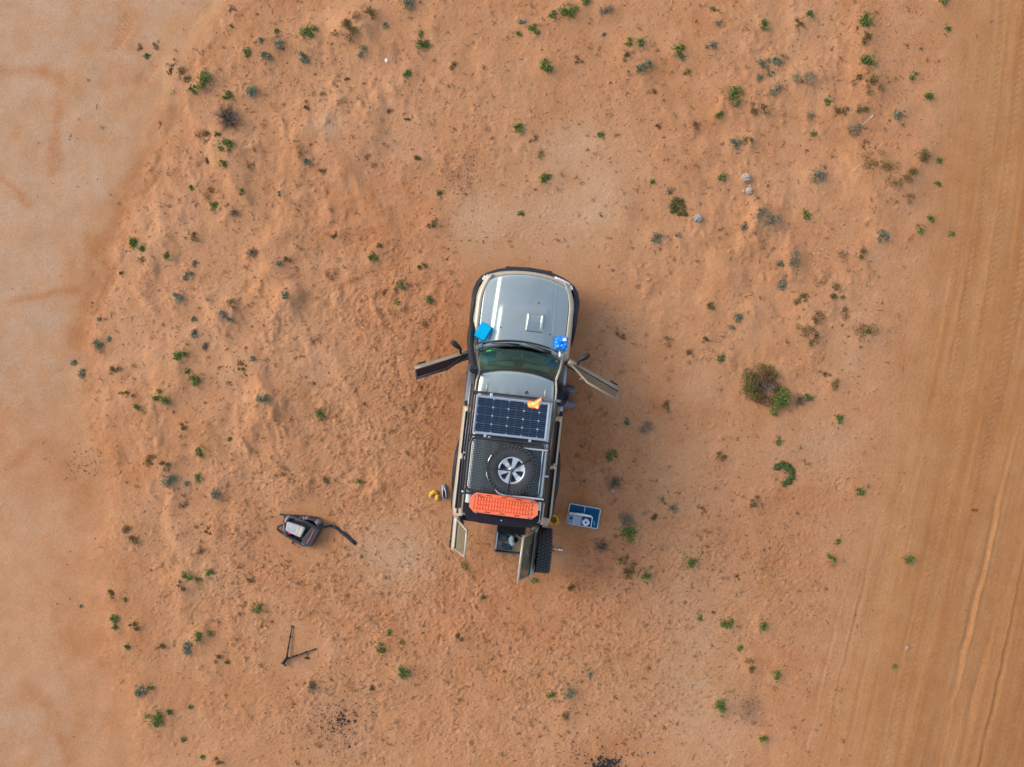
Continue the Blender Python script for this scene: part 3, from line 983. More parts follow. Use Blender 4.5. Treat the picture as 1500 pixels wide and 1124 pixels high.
P('front_bumper', MB().loft(secs, closed=True, caps=True, smooth=False), steel, bevel=0.012)
P('rear_bumper', MB().box((0, -2.50, 0.55), (1.72, 0.16, 0.18)), steel, bevel=0.03)

# cabin
P('cabin_floor', MB().box((0, -0.9, 0.52), (1.56, 3.0, 0.06)), dark)
P('dashboard', MB().loft([[(x, y, z) for y, z in ((0.70, 1.10), (0.50, 1.12), (0.30, 1.06), (0.24, 0.95), (0.30, 0.70))] for x in (-0.73, -0.3, 0.1, 0.3, 0.6, 0.73)]), dashm, solid=0.02)
P('steering_wheel', MB().lathe([(0.185 + 0.016 * math.cos(q), 0.016 * math.sin(q)) for q in [k * math.pi / 3 for k in range(6)]], 24,
                               Matrix.Translation((0.38, 0.18, 1.03)) @ Matrix.Rotation(rad(60), 4, 'X'), loop=True).box((0.38, 0.18, 1.03), (0.34, 0.03, 0.05)), black)
for s in (-1, 1):
    se = P('front_seat', MB().box((s * 0.40, -0.10, 0.78), (0.50, 0.52, 0.20)), greyfab, bevel=0.05)
    P('seat_back', MB().box((s * 0.40, -0.42, 1.12), (0.48, 0.14, 0.62), Matrix.Rotation(rad(12), 3, 'X')), greyfab, se, bevel=0.05)
    P('headrest', MB().box((s * 0.40, -0.50, 1.50), (0.26, 0.09, 0.16)), greyfab, se, bevel=0.035)
    P('sun_visor', MB().box((s * 0.31, 0.415, 1.515), (0.48, 0.13, 0.025), Matrix.Rotation(rad(-50), 3, 'X') @ Matrix.Rotation(-s * rad(6), 3, 'Z')), visor, bevel=0.01)
P('rear_view_mirror', MB().box((0.02, 0.26, 1.66), (0.22, 0.03, 0.07)), black, bevel=0.012)
P('rear_seat', MB().box((0, -1.0, 0.80), (1.3, 0.5, 0.22)).box((0, -1.28, 1.1), (1.3, 0.14, 0.55)), greyfab, bevel=0.04)
P('firewall', MB().box((0, 0.78, 0.82), (1.5, 0.05, 0.55)), dark)
P('engine_bay', MB().box((0, 1.42, 0.80), (1.15, 1.1, 0.3)), dark)
P('chassis', MB().box((0, 0, 0.44), (1.1, 4.2, 0.14)), dark)


# wheels
def tyre_prof(R, w, ri):
    return [(ri, -w * 0.42), (ri + 0.03, -w * 0.5), (R - 0.07, -w * 0.5), (R - 0.025, -w * 0.46), (R - 0.006, -w * 0.38), (R - 0.006, w * 0.38), (R - 0.025, w * 0.46), (R - 0.07, w * 0.5), (ri + 0.03, w * 0.5), (ri, w * 0.42)]


def tyre_mesh(R=0.41, w=0.27, ri=0.215, lugs=38):
    b = MB().lathe(tyre_prof(R, w, ri), 40)
    for k in range(lugs):
        q = 2 * math.pi * k / lugs
        for j, zz in enumerate((-0.38, -0.13, 0.13, 0.38)):
            qq = q + (0.5 if j % 2 else 0) * 2 * math.pi / lugs
            Rm = Matrix.Rotation(qq, 3, 'Z') @ Matrix.Rotation(rad(20 if j < 2 else -20), 3, 'X')
            b.box(Matrix.Rotation(qq, 3, 'Z') @ Vector((R - 0.002, 0, zz * w)), (0.024, 0.045, w * 0.22), Rm)
        # sidewall blocks
        for sg in (-1, 1):
            b.box(Matrix.Rotation(q, 3, 'Z') @ Vector((R - 0.032, 0, sg * w * 0.475)), (0.035, 0.036, 0.016), Matrix.Rotation(q, 3, 'Z'))
    return b


def rim_mesh(ri=0.215, w=0.22, zf=0.07):
    b = MB().lathe([(ri, -w / 2), (ri + 0.008, w / 2), (ri - 0.012, w / 2 + 0.006), (ri - 0.022, w / 2 - 0.015), (ri - 0.03, zf - 0.05), (ri - 0.035, -w / 2)], 36)
    for k in range(6):
        q = 2 * math.pi * k / 6 + 0.26
        M3 = Matrix.Rotation(q, 3, 'Z')
        secs = []
        for r, hw, z in ((0.035, 0.030, zf + 0.0), (0.09, 0.036, zf + 0.012), (0.15, 0.045, zf + 0.008), (ri - 0.012, 0.066, zf + 0.02)):
            secs.append([M3 @ Vector((r, y, zz)) for y, zz in ((-hw, z - 0.02), (-hw * 0.75, z), (hw * 0.75, z), (hw, z - 0.02), (hw, z - 0.05), (-hw, z - 0.05))])
        b.loft(secs, closed=True, caps=True, smooth=False)
    b.lathe([(0.0, zf + 0.014), (0.045, zf + 0.012), (0.06, zf - 0.0), (0.06, zf - 0.05)], 20)
    return b


for x, y in ((-0.79, 1.43), (0.79, 1.43), (-0.79, -1.52), (0.79, -1.52)):
    w = bpy.data.objects.new('wheel', None)
    COL.objects.link(w)
    w.parent = car
    w.location = (x, y, 0.395)
    w.rotation_euler = (0, rad(90 if x > 0 else -90), 0)
    tyre_mesh(lugs=30).build('tyre', rubber, w)
    rim_mesh().build('rim', alloy, w)

# snorkel up the left windscreen pillar
sn = P('snorkel', MB().tube([(-0.905, 1.12, 0.98), (-0.925, 1.02, 1.07), (-0.925, 0.86, 1.16), (-0.89, 0.66, 1.26), (-0.83, 0.46, 1.52), (-0.765, 0.30, 1.74), (-0.755, 0.26, 1.80)],
                            [0.05, 0.06, 0.062, 0.060, 0.058, 0.056, 0.054], 12), black)
P('snorkel_head', MB().tube([(-0.755, 0.265, 1.80), (-0.752, 0.255, 1.86), (-0.750, 0.255, 1.96), (-0.748, 0.30, 2.0)], [0.06, 0.075, 0.075, 0.06], 12), black, sn)


# doors: hinge point, swing, length; n = outward normal; window frame leans inward
def door(name, hinge, direction, outward, L, zb, zt, lean, slope, gl, inner, label, wrap=None):
    t = Vector((math.cos(direction), math.sin(direction), 0))
    n_ = Vector((outward[0], outward[1], 0))
    n_ = (n_ - t * n_.dot(t)).normalized()
    h0 = Vector((hinge[0], hinge[1], 0))

    def q(s, n, z):
        return h0 + t * s + n_ * n + Vector((0, 0, z))
    b = MB()
    secs = []
    for k in range(9):
        s = L * k / 8
        secs.append([q(s, n, z) for n, z in ((-0.085, zb - 0.01), (-0.005, zb), (0.03, zb - 0.04), (0.048, zb - 0.14), (0.058, zb - 0.28), (0.045, 0.52), (-0.02, 0.50), (-0.07, 0.54), (-0.085, zb - 0.14))])
    b.loft(secs, closed=True, caps=True)
    pd = mat('shaded_door_paint', (0.22, 0.195, 0.15), 0.5, 0.2, 0.06, 5, dust=0.2, dustcol=DUST) if name == 'front_door' else paint_door  # same door paint darkened for its angle to the light, dust kept
    d = P(name, b, pd)
    d['label'] = label
    P('door_trim', MB().loft([[q(s, -0.088, z) for z in (zb - 0.03, 0.58)] for s in (0.06, L - 0.05)]), trimm, d, solid=0.02)
    P('armrest', MB().box(q(L * 0.5, -0.115, zb - 0.22), (0.4, 0.06, 0.06), Matrix.Rotation(direction, 3, 'Z')), trimm, d, bevel=0.015)
    P('door_handle', MB().box(q(L * 0.86, 0.07, zb - 0.13), (0.15, 0.03, 0.03), Matrix.Rotation(direction, 3, 'Z')), black, d, bevel=0.008)
    P('belt_seal', MB().tube([q(0.06, -0.035, zb + 0.005), q(L - 0.03, -0.035, zb + 0.005)], 0.013, 6), black, d)
    A, B, C, D = q(0.05, -0.04, zb), q(0.05 + slope, -0.04 - lean, zt), q(L - 0.07, -0.04 - lean, zt), q(L - 0.02, -0.04, zb)
    mid = A.lerp(B, 0.5)
    P('window_frame', MB().tube([A, mid, B, B.lerp(C, 0.5), C, D], 0.021, 8), pd if wrap is None else wrap, d)
    P('door_window', MB().add([A, D, C, B], [(0, 1, 2, 3)]), gl, d, solid=0.006)
    return d, q


dl, ql = door('front_door', (-0.90, 0.585), rad(180 + 23.5), (-0.4, 1), 1.05, 1.17, 1.76, 0.17, 0.38, mat('dark_window_screen', (0.012, 0.007, 0.011), 0.9, 0, 0.3, 15, spec=0.05), trimm,
              'open left front door with a blacked-out window', wrap=black)
P('trim_stripe', MB().tube([ql(0.28, -0.118, 0.84), ql(0.62, -0.118, 0.80)], 0.012, 6), mat('magenta_trim', (0.45, 0.02, 0.14), 0.5), dl)
dr, qr = door('front_door', (0.90, 0.62), rad(-24.0), (0.4, 1), 1.07, 1.17, 1.76, 0.17, 0.38, glass_d, trimm, 'open right front door with clear glass')
P('door_bottle', MB().blob(qr(0.36, -0.15, 0.80), (0.035, 0.035, 0.12), 4, 0.05), mat('white_plastic', (0.75, 0.75, 0.73), 0.4), dr)
for d, q, s in ((dl, ql, -1), (dr, qr, 1)):
    a, b, c = q(0.17, 0.0, 1.20), q(0.15, 0.09, 1.22), q(0.17 + 0.09, 0.27, 1.24)
    mm = P('wing_mirror', MB().tube([a, b, b.lerp(c, 0.35), b.lerp(c, 0.75), c], [0.018, 0.028, 0.045, 0.05, 0.034], 10, flat=1.9), black, d)


def rear_door(name, hinge, L, sgn, zb, zt, lean, label, ang):
    dirn = rad(-90) + ang
    return door(name, hinge, dirn, (sgn, 0), L, zb, zt, lean, 0.03, glass_d, trimm, label)


d1, q1 = rear_door('rear_door', (-0.82, -2.43), 0.60, -1, 1.14, 1.76, 0.21, 'narrow left rear door swung open', rad(1))
P('tail_lamp', MB().box((-0.86, -2.40, 0.86), (0.06, 0.09, 0.30)), redm, bevel=0.015)
P('tail_lamp', MB().box((0.85, -2.40, 0.86), (0.06, 0.09, 0.30)), redm, bevel=0.015)
P('door_skirt', MB().box((-0.885, -2.72, 0.66), (0.05, 0.48, 0.22)), black, d1, bevel=0.02)
d2, q2 = rear_door('rear_door', (0.66, -2.45), 0.90, 1, 1.14, 1.76, 0.21, 'wide right rear door swung open with the spare wheel on it', rad(-1.0))
P('license_lamp', MB().box(q2(0.84, 0.065, 0.72), (0.05, 0.12, 0.06)), alum, d2, bevel=0.01)
# spare on the door
sw = bpy.data.objects.new('spare_wheel', None)
COL.objects.link(sw)
sw.parent = car
sw.location = (0.835, -2.885, 0.96)
sw.rotation_euler = (rad(-4), rad(90), rad(-3))
tyre_mesh(0.395, 0.25, 0.215, 40).build('tyre', rubber, sw)
rim_mesh(0.215, 0.2, 0.05).build('rim', alloy, sw)
MB().tube([(0, 0, -0.02), (0, 0, -0.17)], 0.05, 10).box((0, 0, -0.15), (0.3, 0.16, 0.03)).build('wheel_carrier', steel, sw)
# black visor along the roof's rear edge
vs = []
for k in range(25):
    x = -0.66 + 1.30 * k / 24
    u = (x + 0.01) / 0.65
    y1 = -2.345 + 0.05 * abs(u) ** 4 + 0.12 * max(0, abs(u) - 0.88) / 0.12 * abs(u) ** 4
    vs.append([(x, -2.02, 1.862 - 0.03 * u * u), (x, -2.20, 1.868 - 0.03 * u * u), (x, y1 + 0.02, 1.855 - 0.03 * u * u), (x, y1, 1.82 - 0.03 * u * u)])
vz = P('rear_visor', MB().loft(vs), canvas, solid=0.02)
P('visor_screw', MB().blob((0.0, -2.245, 1.872), (0.014, 0.014, 0.01), 2, 0.05, 8, 5), alum, vz)
# cargo drawer drawn out between the rear doors
dw = P('cargo_drawer', MB().box((0.205, -2.70, 0.78), (0.50, 0.62, 0.02)), mat('drawer_carpet', (0.62, 0.44, 0.28), 0.9, 0, 0.2, 25, bump=0.3))
for c, d_ in (((-0.055, -2.70, 0.865), (0.02, 0.62, 0.15)), ((0.465, -2.70, 0.865), (0.02, 0.62, 0.15)), ((0.205, -3.02, 0.865), (0.50, 0.02, 0.15))):
    P('drawer_side', MB().box(c, d_), mat('blue_grey_steel', (0.14, 0.17, 0.20), 0.45, 0.3), dw, bevel=0.004)
P('dark_gap_sheet', MB().box((0.205, -2.565, 0.955), (0.50, 0.17, 0.02)), mat('flat_black', (0.006, 0.006, 0.007), 0.9), dw)  # black sheet standing in for the dark gap at the drawer's inner end
for x in (-0.04, 0.45):
    P('drawer_slide', MB().box((x, -2.80, 0.948), (0.022, 0.34, 0.014)), alum, dw, bevel=0.003)
P('door_stay', MB().tube([(0.50, -2.62, 1.12), (0.63, -2.50, 1.13)], 0.02, 8).tube([(0.50, -2.66, 1.10), (0.66, -2.47, 1.12)], 0.012, 6), black, d2)
P('latch_cable', MB().tube([(-0.16, -2.40, 0.72), (-0.05, -2.46, 0.76), (-0.02, -2.47, 0.80)], 0.014, 6), black, dw)

# roof rack
rk_ = P('roof_rack', MB().tube([(-0.71, -0.10, 1.955), (-0.715, -1.0, 1.955), (-0.71, -1.86, 1.955)], 0.02, 8), steel)
P('rack_rail', MB().tube([(0.70, -0.10, 1.955), (0.70, -1.86, 1.955)], 0.02, 8), steel, rk_)
P('rack_rail', MB().tube([(-0.755, 0.02, 1.90), (-0.765, -1.0, 1.905), (-0.76, -2.20, 1.90)], 0.016, 8), mat('gloss_blue_black', (0.05, 0.07, 0.10), 0.2, 0.5), rk_)
for y, x0, x1, m_ in ((-0.115, -0.72, 0.76, steel), (-0.845, -0.71, 0.66, steel), (-1.83, -0.71, 0.70, steel)):
    P('rack_crossbar', MB().box(((x0 + x1) / 2, y, 1.955), (x1 - x0, 0.04, 0.028)), m_, rk_, bevel=0.006)
P('crossbar_sleeve', MB().box((0.62, -0.115, 1.958), (0.30, 0.045, 0.034)), mat('grey_anodised', (0.20, 0.20, 0.19), 0.45, 0.5), rk_, bevel=0.006)
for x in (-0.70, 0.70):
    for y in (-0.14, -0.95, -1.82):
        P('rack_leg', MB().tube([(x, y, 1.955), (x * 1.0, y, 1.80)], 0.017, 6), steel, rk_)
for x, y in ((-0.40, -0.135), (0.43, -0.135), (-0.43, -0.83), (0.33, -0.83), (-0.36, -0.865), (-0.36, -1.80), (0.36, -1.80)):
    P('rack_bracket', MB().box((x, y, 1.985), (0.045, 0.06, 0.045)), alum, rk_, bevel=0.006)
P('rack_clamp', MB().tube([(0.18, -0.06, 1.95), (0.16, -0.03, 1.98), (0.19, -0.01, 1.97), (0.21, -0.05, 1.95)], 0.012, 6), black, rk_)
P('rack_clamp', MB().blob((-0.70, -1.81, 1.975), (0.03, 0.02, 0.02), 5, 0.05, 8, 6), alum, rk_)
# wire basket floor
ms = MB()
x0, x1, y0, y1 = -0.625, 0.545, -1.745, -0.905
for k in range(46):
    x = x0 + (x1 - x0) * k / 45
    ms.box((x, (y0 + y1) / 2, 1.985), (0.0095, y1 - y0, 0.006))
for k in range(29):
    y = y0 + (y1 - y0) * k / 28
    ms.box(((x0 + x1) / 2, y, 1.991), (x1 - x0, 0.0105, 0.006))
bo = P('basket_mesh', ms, mat('dark_wire', (0.05, 0.06, 0.065), 0.5, 0.2, 0.15, 8), rk_)
bo['kind'] = 'stuff'


def rrect(x0, x1, y0, y1, r, z, n=5):
    p = []
    for cx, cy, a0 in ((x1 - r, y1 - r, 0), (x0 + r, y1 - r, 90), (x0 + r, y0 + r, 180), (x1 - r, y0 + r, 270)):
        p += [(cx + r * math.cos(rad(a0 + 90 * k / n)), cy + r * math.sin(rad(a0 + 90 * k / n)), z) for k in range(n + 1)]
    return p


P('basket_frame', MB().tube(rrect(-0.665, 0.575, -1.775, -0.875, 0.10, 2.005), 0.022, 8, loop=True), steel, rk_)
P('basket_frame', MB().tube([(0.565, -0.95, 2.012), (0.565, -1.72, 2.012)], 0.016, 6), alum, rk_)
P('wheel_hoop', MB().tube([(0.64, -0.955, 2.10), (-0.06, -0.965, 2.10), (-0.12, -0.985, 2.10), (-0.29, -1.15, 2.10), (-0.32, -1.22, 2.10), (-0.33, -1.46, 2.10), (-0.29, -1.54, 2.10), (-0.11, -1.745, 2.10), (-0.05, -1.765, 2.10), (0.66, -1.775, 2.10)], 0.0155, 8), alum, rk_)
for x, y in ((-0.325, -1.34), (0.62, -0.956), (0.64, -1.775), (-0.06, -0.966)):
    P('hoop_post', MB().tube([(x, y, 2.10), (x, y, 1.97)], 0.012, 6), alum, rk_)
for y in (-1.40,):
    P('rack_stay', MB().box((0.63, y, 1.99), (0.15, 0.028, 0.02)), alum, rk_, bevel=0.004)
P('rack_stay', MB().box((-0.74, -1.16, 1.93), (0.06, 0.026, 0.02)), alum, rk_, bevel=0.004)


def carw(x, y, z):
    c, s = math.cos(CAR_A), math.sin(CAR_A)
    return (CAR_O[0] + x * c - y * s, CAR_O[1] + x * s + y * c, z)


# ------------------------------------------------------------------ kit carried on the vehicle
# solar panel: 9 x 4 half cells
sp = thing('solar_panel', 'dark blue solar panel in a silver frame bolted across the front of the roof rack', 'solar panel', carw(-0.027, -0.485, 2.0), CAR_A)
pw, ph = 1.245, 0.645
MB().box((0, 0, 0.008), (pw - 0.03, ph - 0.03, 0.012)).build('backing_sheet', mat('grid_silver', (0.30, 0.36, 0.43), 0.4, 0.2), sp)
for c, d_ in (((0, ph / 2 - 0.012, 0.014), (pw, 0.024, 0.036)), ((0, -ph / 2 + 0.012, 0.014), (pw, 0.024, 0.036)), ((pw / 2 - 0.012, 0, 0.014), (0.024, ph - 0.05, 0.036)), ((-pw / 2 + 0.012, 0, 0.014), (0.024, ph - 0.05, 0.036))):
    MB().box(c, d_).build('panel_frame', alum, sp, bevel=0.003)
cellm = mat('solar_cell', (0.008, 0.019, 0.038), 0.4, 0.0, 0.25, 6, spec=0.3)
busm = mat('cell_busbar', (0.12, 0.17, 0.26), 0.4, 0.3)
cw, ch, ck = (pw - 0.075) / 9, (ph - 0.075) / 4, 0.020
cellmesh = {}
for par in (0, 1):
    sgn = 1 if par else -1
    hx_, hy_ = cw / 2 - 0.0022, ch / 2 - 0.0022
    poly = [(-hx_, -hy_), (hx_ - ck, -hy_), (hx_, -hy_ + ck), (hx_, hy_ - ck), (hx_ - ck, hy_), (-hx_, hy_)]
    if sgn < 0:
        poly = [(-x, y) for x, y in poly]
    b = MB().prism(poly, 0, 0.003)
    for yy in (-ch * 0.25, ch * 0.0, ch * 0.25):
        b.box((0, yy, 0.0034), (2 * hx_ - 0.004, 0.0028, 0.0008), mi=1)
    cellmesh[par] = b
first = {}
for c in range(9):
    for r in range(4):
        par = c % 2
        if par not in first:
            o = cellmesh[par].build('solar_cell', [cellm, busm], sp)
            first[par] = o
        else:
            o = first[par].copy()
            COL.objects.link(o)
            o.parent = sp
        o.location = (-(pw - 0.075) / 2 + cw * (c + 0.5), -(ph - 0.075) / 2 + ch * (r + 0.5), 0.0145)

# spare wheel on the rack
rw = thing('roof_spare_wheel', 'spare wheel with a six-spoke silver rim strapped flat on the roof rack', 'wheel', carw(0.075, -1.335, 2.125), CAR_A)
tyre_mesh(0.405, 0.26, 0.222, 40).build('tyre', rubber, rw)
rim_mesh(0.222, 0.22, 0.09).build('rim', alloy, rw)
MB().lathe([(0.0, 0.06), (0.22, 0.06)], 24).build('rim_disc', black, rw)
for a_ in (38, 180, 265):
    q = rad(a_)
    MB().tube([(0.03 * math.cos(q), 0.03 * math.sin(q), 0.12), (0.22 * math.cos(q), 0.22 * math.sin(q), 0.135), (0.36 * math.cos(q), 0.36 * math.sin(q), 0.138), (0.42 * math.cos(q), 0.42 * math.sin(q), 0.05), (0.43 * math.cos(q), 0.43 * math.sin(q), -0.08)], 0.012, 6, flat=0.5).build('tie_down_strap', black, rw)
MB().lathe([(0.0, 0.125), (0.032, 0.122), (0.036, 0.09)], 14).build('hub_cap', mat('dark_bronze', (0.10, 0.07, 0.06), 0.4, 0.4), rw)

# recovery boards, one on the other
BW, BH = 1.16, 0.335


def board(name, label, z, group):
    t = thing(name, label, 'recovery board', carw(0.012, -1.965, z), CAR_A - rad(0.8), group)

    def outl(x, y):
        ax, ay = abs(x), abs(y)
        return ax < BW / 2 and ay < BH / 2 and (ax - (BW / 2 - 0.10)) + (ay - (BH / 2 - 0.085)) * 1.15 < 0.10

    def slot(x, y):
        for sx in (-0.26, -0.01, 0.24):
            if abs(x - sx) < 0.045 and abs(abs(y) - 0.132) < 0.0125:
                return True
        return False

    def hz(x, y):
        z_ = 0.030
        if abs(x) < 0.46 and abs(y) < 0.105:
            ry = (y + 0.105) / 0.07
            k = abs((ry % 1) - 0.5) * 2
            z_ = 0.030 - 0.022 * max(0, k - 0.55) / 0.45
            kx = (x / 0.048) % 1
            kk = max(0, 1 - (abs(kx - 0.5) * 3.2) ** 2) * max(0, 1 - (k * 1.35) ** 2)
            z_ += 0.024 * kk
        elif abs(x) < 0.50 and abs(y) < 0.118:
            z_ = 0.020
        e = BH / 2 - abs(y)
        if e < 0.015:
            z_ -= 0.012 * (1 - e / 0.015)
        return z_
    fn = lambda a, b: ((a - 0.5) * BW, (b - 0.5) * BH, hz((a - 0.5) * BW, (b - 0.5) * BH))
    MB().grid(fn, 200, 64, keep=lambda a, b: outl((a - 0.5) * BW, (b - 0.5) * BH) and not slot((a - 0.5) * BW, (b - 0.5) * BH), smooth=False).build('tread_plate', orange, t, solid=0.014)
    pl = [(-BW / 2 + 0.01, -0.07), (-BW / 2 + 0.10, -BH / 2 + 0.01), (BW / 2 - 0.10, -BH / 2 + 0.01), (BW / 2 - 0.01, -0.07), (BW / 2 - 0.01, 0.07), (BW / 2 - 0.10, BH / 2 - 0.01), (-BW / 2 + 0.10, BH / 2 - 0.01), (-BW / 2 + 0.01, 0.07)]
    MB().prism(pl, -0.012, 0.004).build('board_underside', mat('dark_orange_underside', (0.30, 0.05, 0.02), 0.7), t)
    return t


board('recovery_board', 'upper of two stacked orange recovery boards behind the roof spare wheel', 2.025, 'orange recovery boards on the roof rack')
tb = board('recovery_board', 'lower of two stacked orange recovery boards behind the roof spare wheel', 1.965, 'orange recovery boards on the roof rack')
for x, y in ((-0.45, 0.135), (0.45, 0.125), (-0.45, -0.150), (0.42, -0.150)):
    pn = thing('mounting_pin', '%s mounting pin through the orange recovery boards' % {(-1, 1): 'front left', (1, 1): 'front right', (-1, -1): 'rear left', (1, -1): 'rear right'}[(1 if x > 0 else -1, 1 if y > 0 else -1)], 'pin',
               carw(0.012 + x, -1.965 + y, 1.90), CAR_A, 'pins holding the recovery boards')
    MB().tube([(0, 0, 0), (0, 0, 0.20)], 0.012, 8).build('shaft', alum, pn)
    MB().blob((0, 0, 0.19), (0.025, 0.018, 0.02), 6, 0.05, 10, 6).build('knob', mat('purple_grey_knob', (0.24, 0.18, 0.24), 0.4, 0.3), pn)

# sand flag on its whip
fg = thing('sand_flag', 'fluorescent orange safety flag on a thin whip above the solar panel', 'flag', carw(0.325, -0.125, 1.96), CAR_A)
MB().tube([(0, 0, 0), (0.005, -0.005, 0.3), (0.045, -0.045, 0.66)], 0.006, 6).build('whip', black, fg)
fl = []


FQ = [(-0.105, -0.135), (0.05, -0.135), (0.085, 0.055), (-0.125, -0.035)]   # low corners, tip, outer corner


def flag_pt(a, b):
    lo = (FQ[0][0] + (FQ[1][0] - FQ[0][0]) * a, FQ[0][1] + (FQ[1][1] - FQ[0][1]) * a)
    hi = (FQ[3][0] + (FQ[2][0] - FQ[3][0]) * a, FQ[3][1] + (FQ[2][1] - FQ[3][1]) * a - 0.035 * math.sin(math.pi * a))
    x, y = lo[0] + (hi[0] - lo[0]) * b, lo[1] + (hi[1] - lo[1]) * b
    z = 0.50 + 0.12 * a + 0.07 * b * a + 0.022 * math.sin(a * 8 + b * 3) + 0.012 * math.sin(b * 7 - a * 3)
    return (x + 0.006 * math.sin(b * 9), y + 0.006 * math.sin(a * 11), z)


MB().grid(flag_pt, 16, 10).build('flag_cloth', mat('fluorescent_orange_cloth', (1.0, 0.66, 0.18), 0.7, 0, 0.2, 12, transl=0.3), fg)

hem = [flag_pt(a_ / 12, 0) for a_ in range(13)] + [flag_pt(1, b_ / 8) for b_ in range(1, 9)] + [flag_pt(1 - a_ / 12, 1) for a_ in range(1, 13)] + [flag_pt(0, 1 - b_ / 8) for b_ in range(1, 8)]
MB().tube(hem, 0.007, 6, loop=True).build('flag_hem', mat('red_orange_hem', (0.95, 0.16, 0.06), 0.7), fg)
# cyan tub and blue bag on the bonnet
cy = MB()
ct = thing('plastic_tub', 'cyan plastic tub turned over on the bonnet corner by the snorkel', 'tub', carw(-0.705, 0.965, 1.125), CAR_A - rad(24))
cym = mat('cyan_translucent_plastic', (0.0, 0.60, 0.92), 0.45, 0, 0.05, 6, transl=0.35, spec=0.2)
cy.loft([rrect(-0.105 * k, 0.105 * k, -0.145 * k, 0.145 * k, 0.02, z) for k, z in ((1.0, 0.0), (0.985, 0.05), (0.96, 0.10), (0.93, 0.115))], closed=True, caps=False)
cy.prism([(x, y) for x, y, _ in rrect(-0.098, 0.098, -0.135, 0.135, 0.02, 0)], 0.113, 0.118)
cy.build('tub_shell', cym, ct, bevel=0.004)
MB().tube(rrect(-0.108, 0.108, -0.148, 0.148, 0.02, 0.006), 0.006, 6, loop=True).build('tub_rim', cym, ct)
bb = thing('blue_bag', 'crumpled bright blue plastic packet with a white label on the bonnet corner', 'packet', carw(0.725, 0.915, 1.115), CAR_A + rad(2))
rb = random.Random(5)
_n = Noise(77)


def bag_pt(a, b):
    x, y = (a - 0.5) * 0.235, (b - 0.5) * 0.25
    e = min(a, 1 - a, b, 1 - b)
    k = float(_n(np.array([a * 5.0 + 3]), np.array([b * 5.0 + 9]))[0])
    k2 = float(_n(np.array([a * 11.0 + 3]), np.array([b * 11.0 + 9]))[0])
    return (x + 0.02 * k * (1 if e < 0.1 else 0.3), y + 0.015 * k2, 0.012 + 0.06 * min(1, e * 5) ** 0.6 + 0.030 * k + 0.014 * k2)


MB().grid(bag_pt, 22, 22, smooth=False).build('packet_film', mat('bright_blue_film', (0.0, 0.28, 0.92), 0.25, 0, 0.15, 20), bb)
MB().prism([(-0.1, -0.11), (0.1, -0.11), (0.1, 0.11), (-0.1, 0.11)], -0.03, 0.012).build('packet_base', mat('bright_blue_base', (0.0, 0.18, 0.72), 0.4), bb)
MB().box((0.05, 0.065, 0.085), (0.07, 0.05, 0.004), Matrix.Rotation(rad(12), 3, 'Z')).build('white_label', mat('white_label_paper', (0.75, 0.78, 0.85), 0.5), bb)

# things inside the drawer
def lump(name, label, cat, c, r, m, seed, amp=0.2, rz=0.0):
    o = MB().blob((0, 0, r[2]), r, seed, amp, 16, 10, zmin=0.0).build(name, m)
    o.location = carw(*c)
    o.rotation_euler = (0, 0, CAR_A + rz)
    return tag(o, label, cat)


lump('dark_pouch', 'dark slate zip pouch lying along the left side of the open cargo drawer', 'pouch', (0.05, -2.75, 0.792), (0.13, 0.075, 0.05), mat('slate_cloth', (0.075, 0.11, 0.13), 0.8, 0, 0.25, 15, bump=0.3), 3, 0.15, rad(-22))
lump('pale_blue_bag', 'pale ice-blue crumpled bag in the middle of the open cargo drawer', 'bag', (0.235, -2.80, 0.792), (0.055, 0.10, 0.06), mat('ice_blue_plastic', (0.62, 0.76, 0.80), 0.4, 0, 0.15, 20, bump=0.4), 8, 0.3, rad(15))
lump('blue_cloth', 'folded denim-blue cloth at the front edge of the open cargo drawer', 'cloth', (0.16, -2.93, 0.792), (0.10, 0.05, 0.035), mat('denim_blue_cloth', (0.06, 0.13, 0.21), 0.9, 0, 0.3, 20, bump=0.4), 12, 0.3, rad(-10))
lump('navy_cloth', 'small navy cloth tucked behind the pale blue bag in the cargo drawer', 'cloth', (0.215, -2.70, 0.792), (0.06, 0.05, 0.045), mat('navy_cloth', (0.04, 0.09, 0.17), 0.9, 0, 0.3, 20, bump=0.4), 14, 0.3)
cu = tag(MB().lathe([(0.0, 0.01), (0.035, 0.01), (0.040, 0.09), (0.036, 0.09), (0.03, 0.02), (0.0, 0.02)], 16).build('black_mug', black), 'small black mug standing at the right side of the cargo drawer', 'mug')
cu.location = carw(0.315, -2.78, 0.792)
tn = tag(MB().tube([(-0.08, 0, 0.012), (0.08, 0, 0.012)], 0.012, 6).build('brown_stick', mat('brown_wood', (0.14, 0.07, 0.035), 0.8)), 'thin brown stick lying beside the black mug in the drawer', 'stick')
tn.location = carw(0.34, -2.68, 0.80)
tn.rotation_euler = (0, 0, CAR_A + rad(-35))

# ------------------------------------------------------------------ the person leaning into the right front doorway
def skin_mesh(name, verts, edges, radii, m, parent, root=0, sub=2):
    me = bpy.data.meshes.new(name)
    me.from_pydata([tuple(v) for v in verts], edges, [])
    o = bpy.data.objects.new(name, me)
    COL.objects.link(o)
    o.parent = parent
    sk = o.modifiers.new('skin', 'SKIN')
    sk.use_smooth_shade = True
    lay = me.skin_vertices[0] if len(me.skin_vertices) else None
    if lay is None:
        bpy.context.view_layer.objects.active = o
        bpy.ops.mesh.customdata_skin_add()
        lay = me.skin_vertices[0]
    for i, r in enumerate(radii):
        lay.data[i].radius = r if isinstance(r, tuple) else (r, r)
        lay.data[i].use_root = i == root
    s = o.modifiers.new('smoothing', 'SUBSURF')
    s.levels = s.render_levels = sub
    me.materials.append(m)
    return o


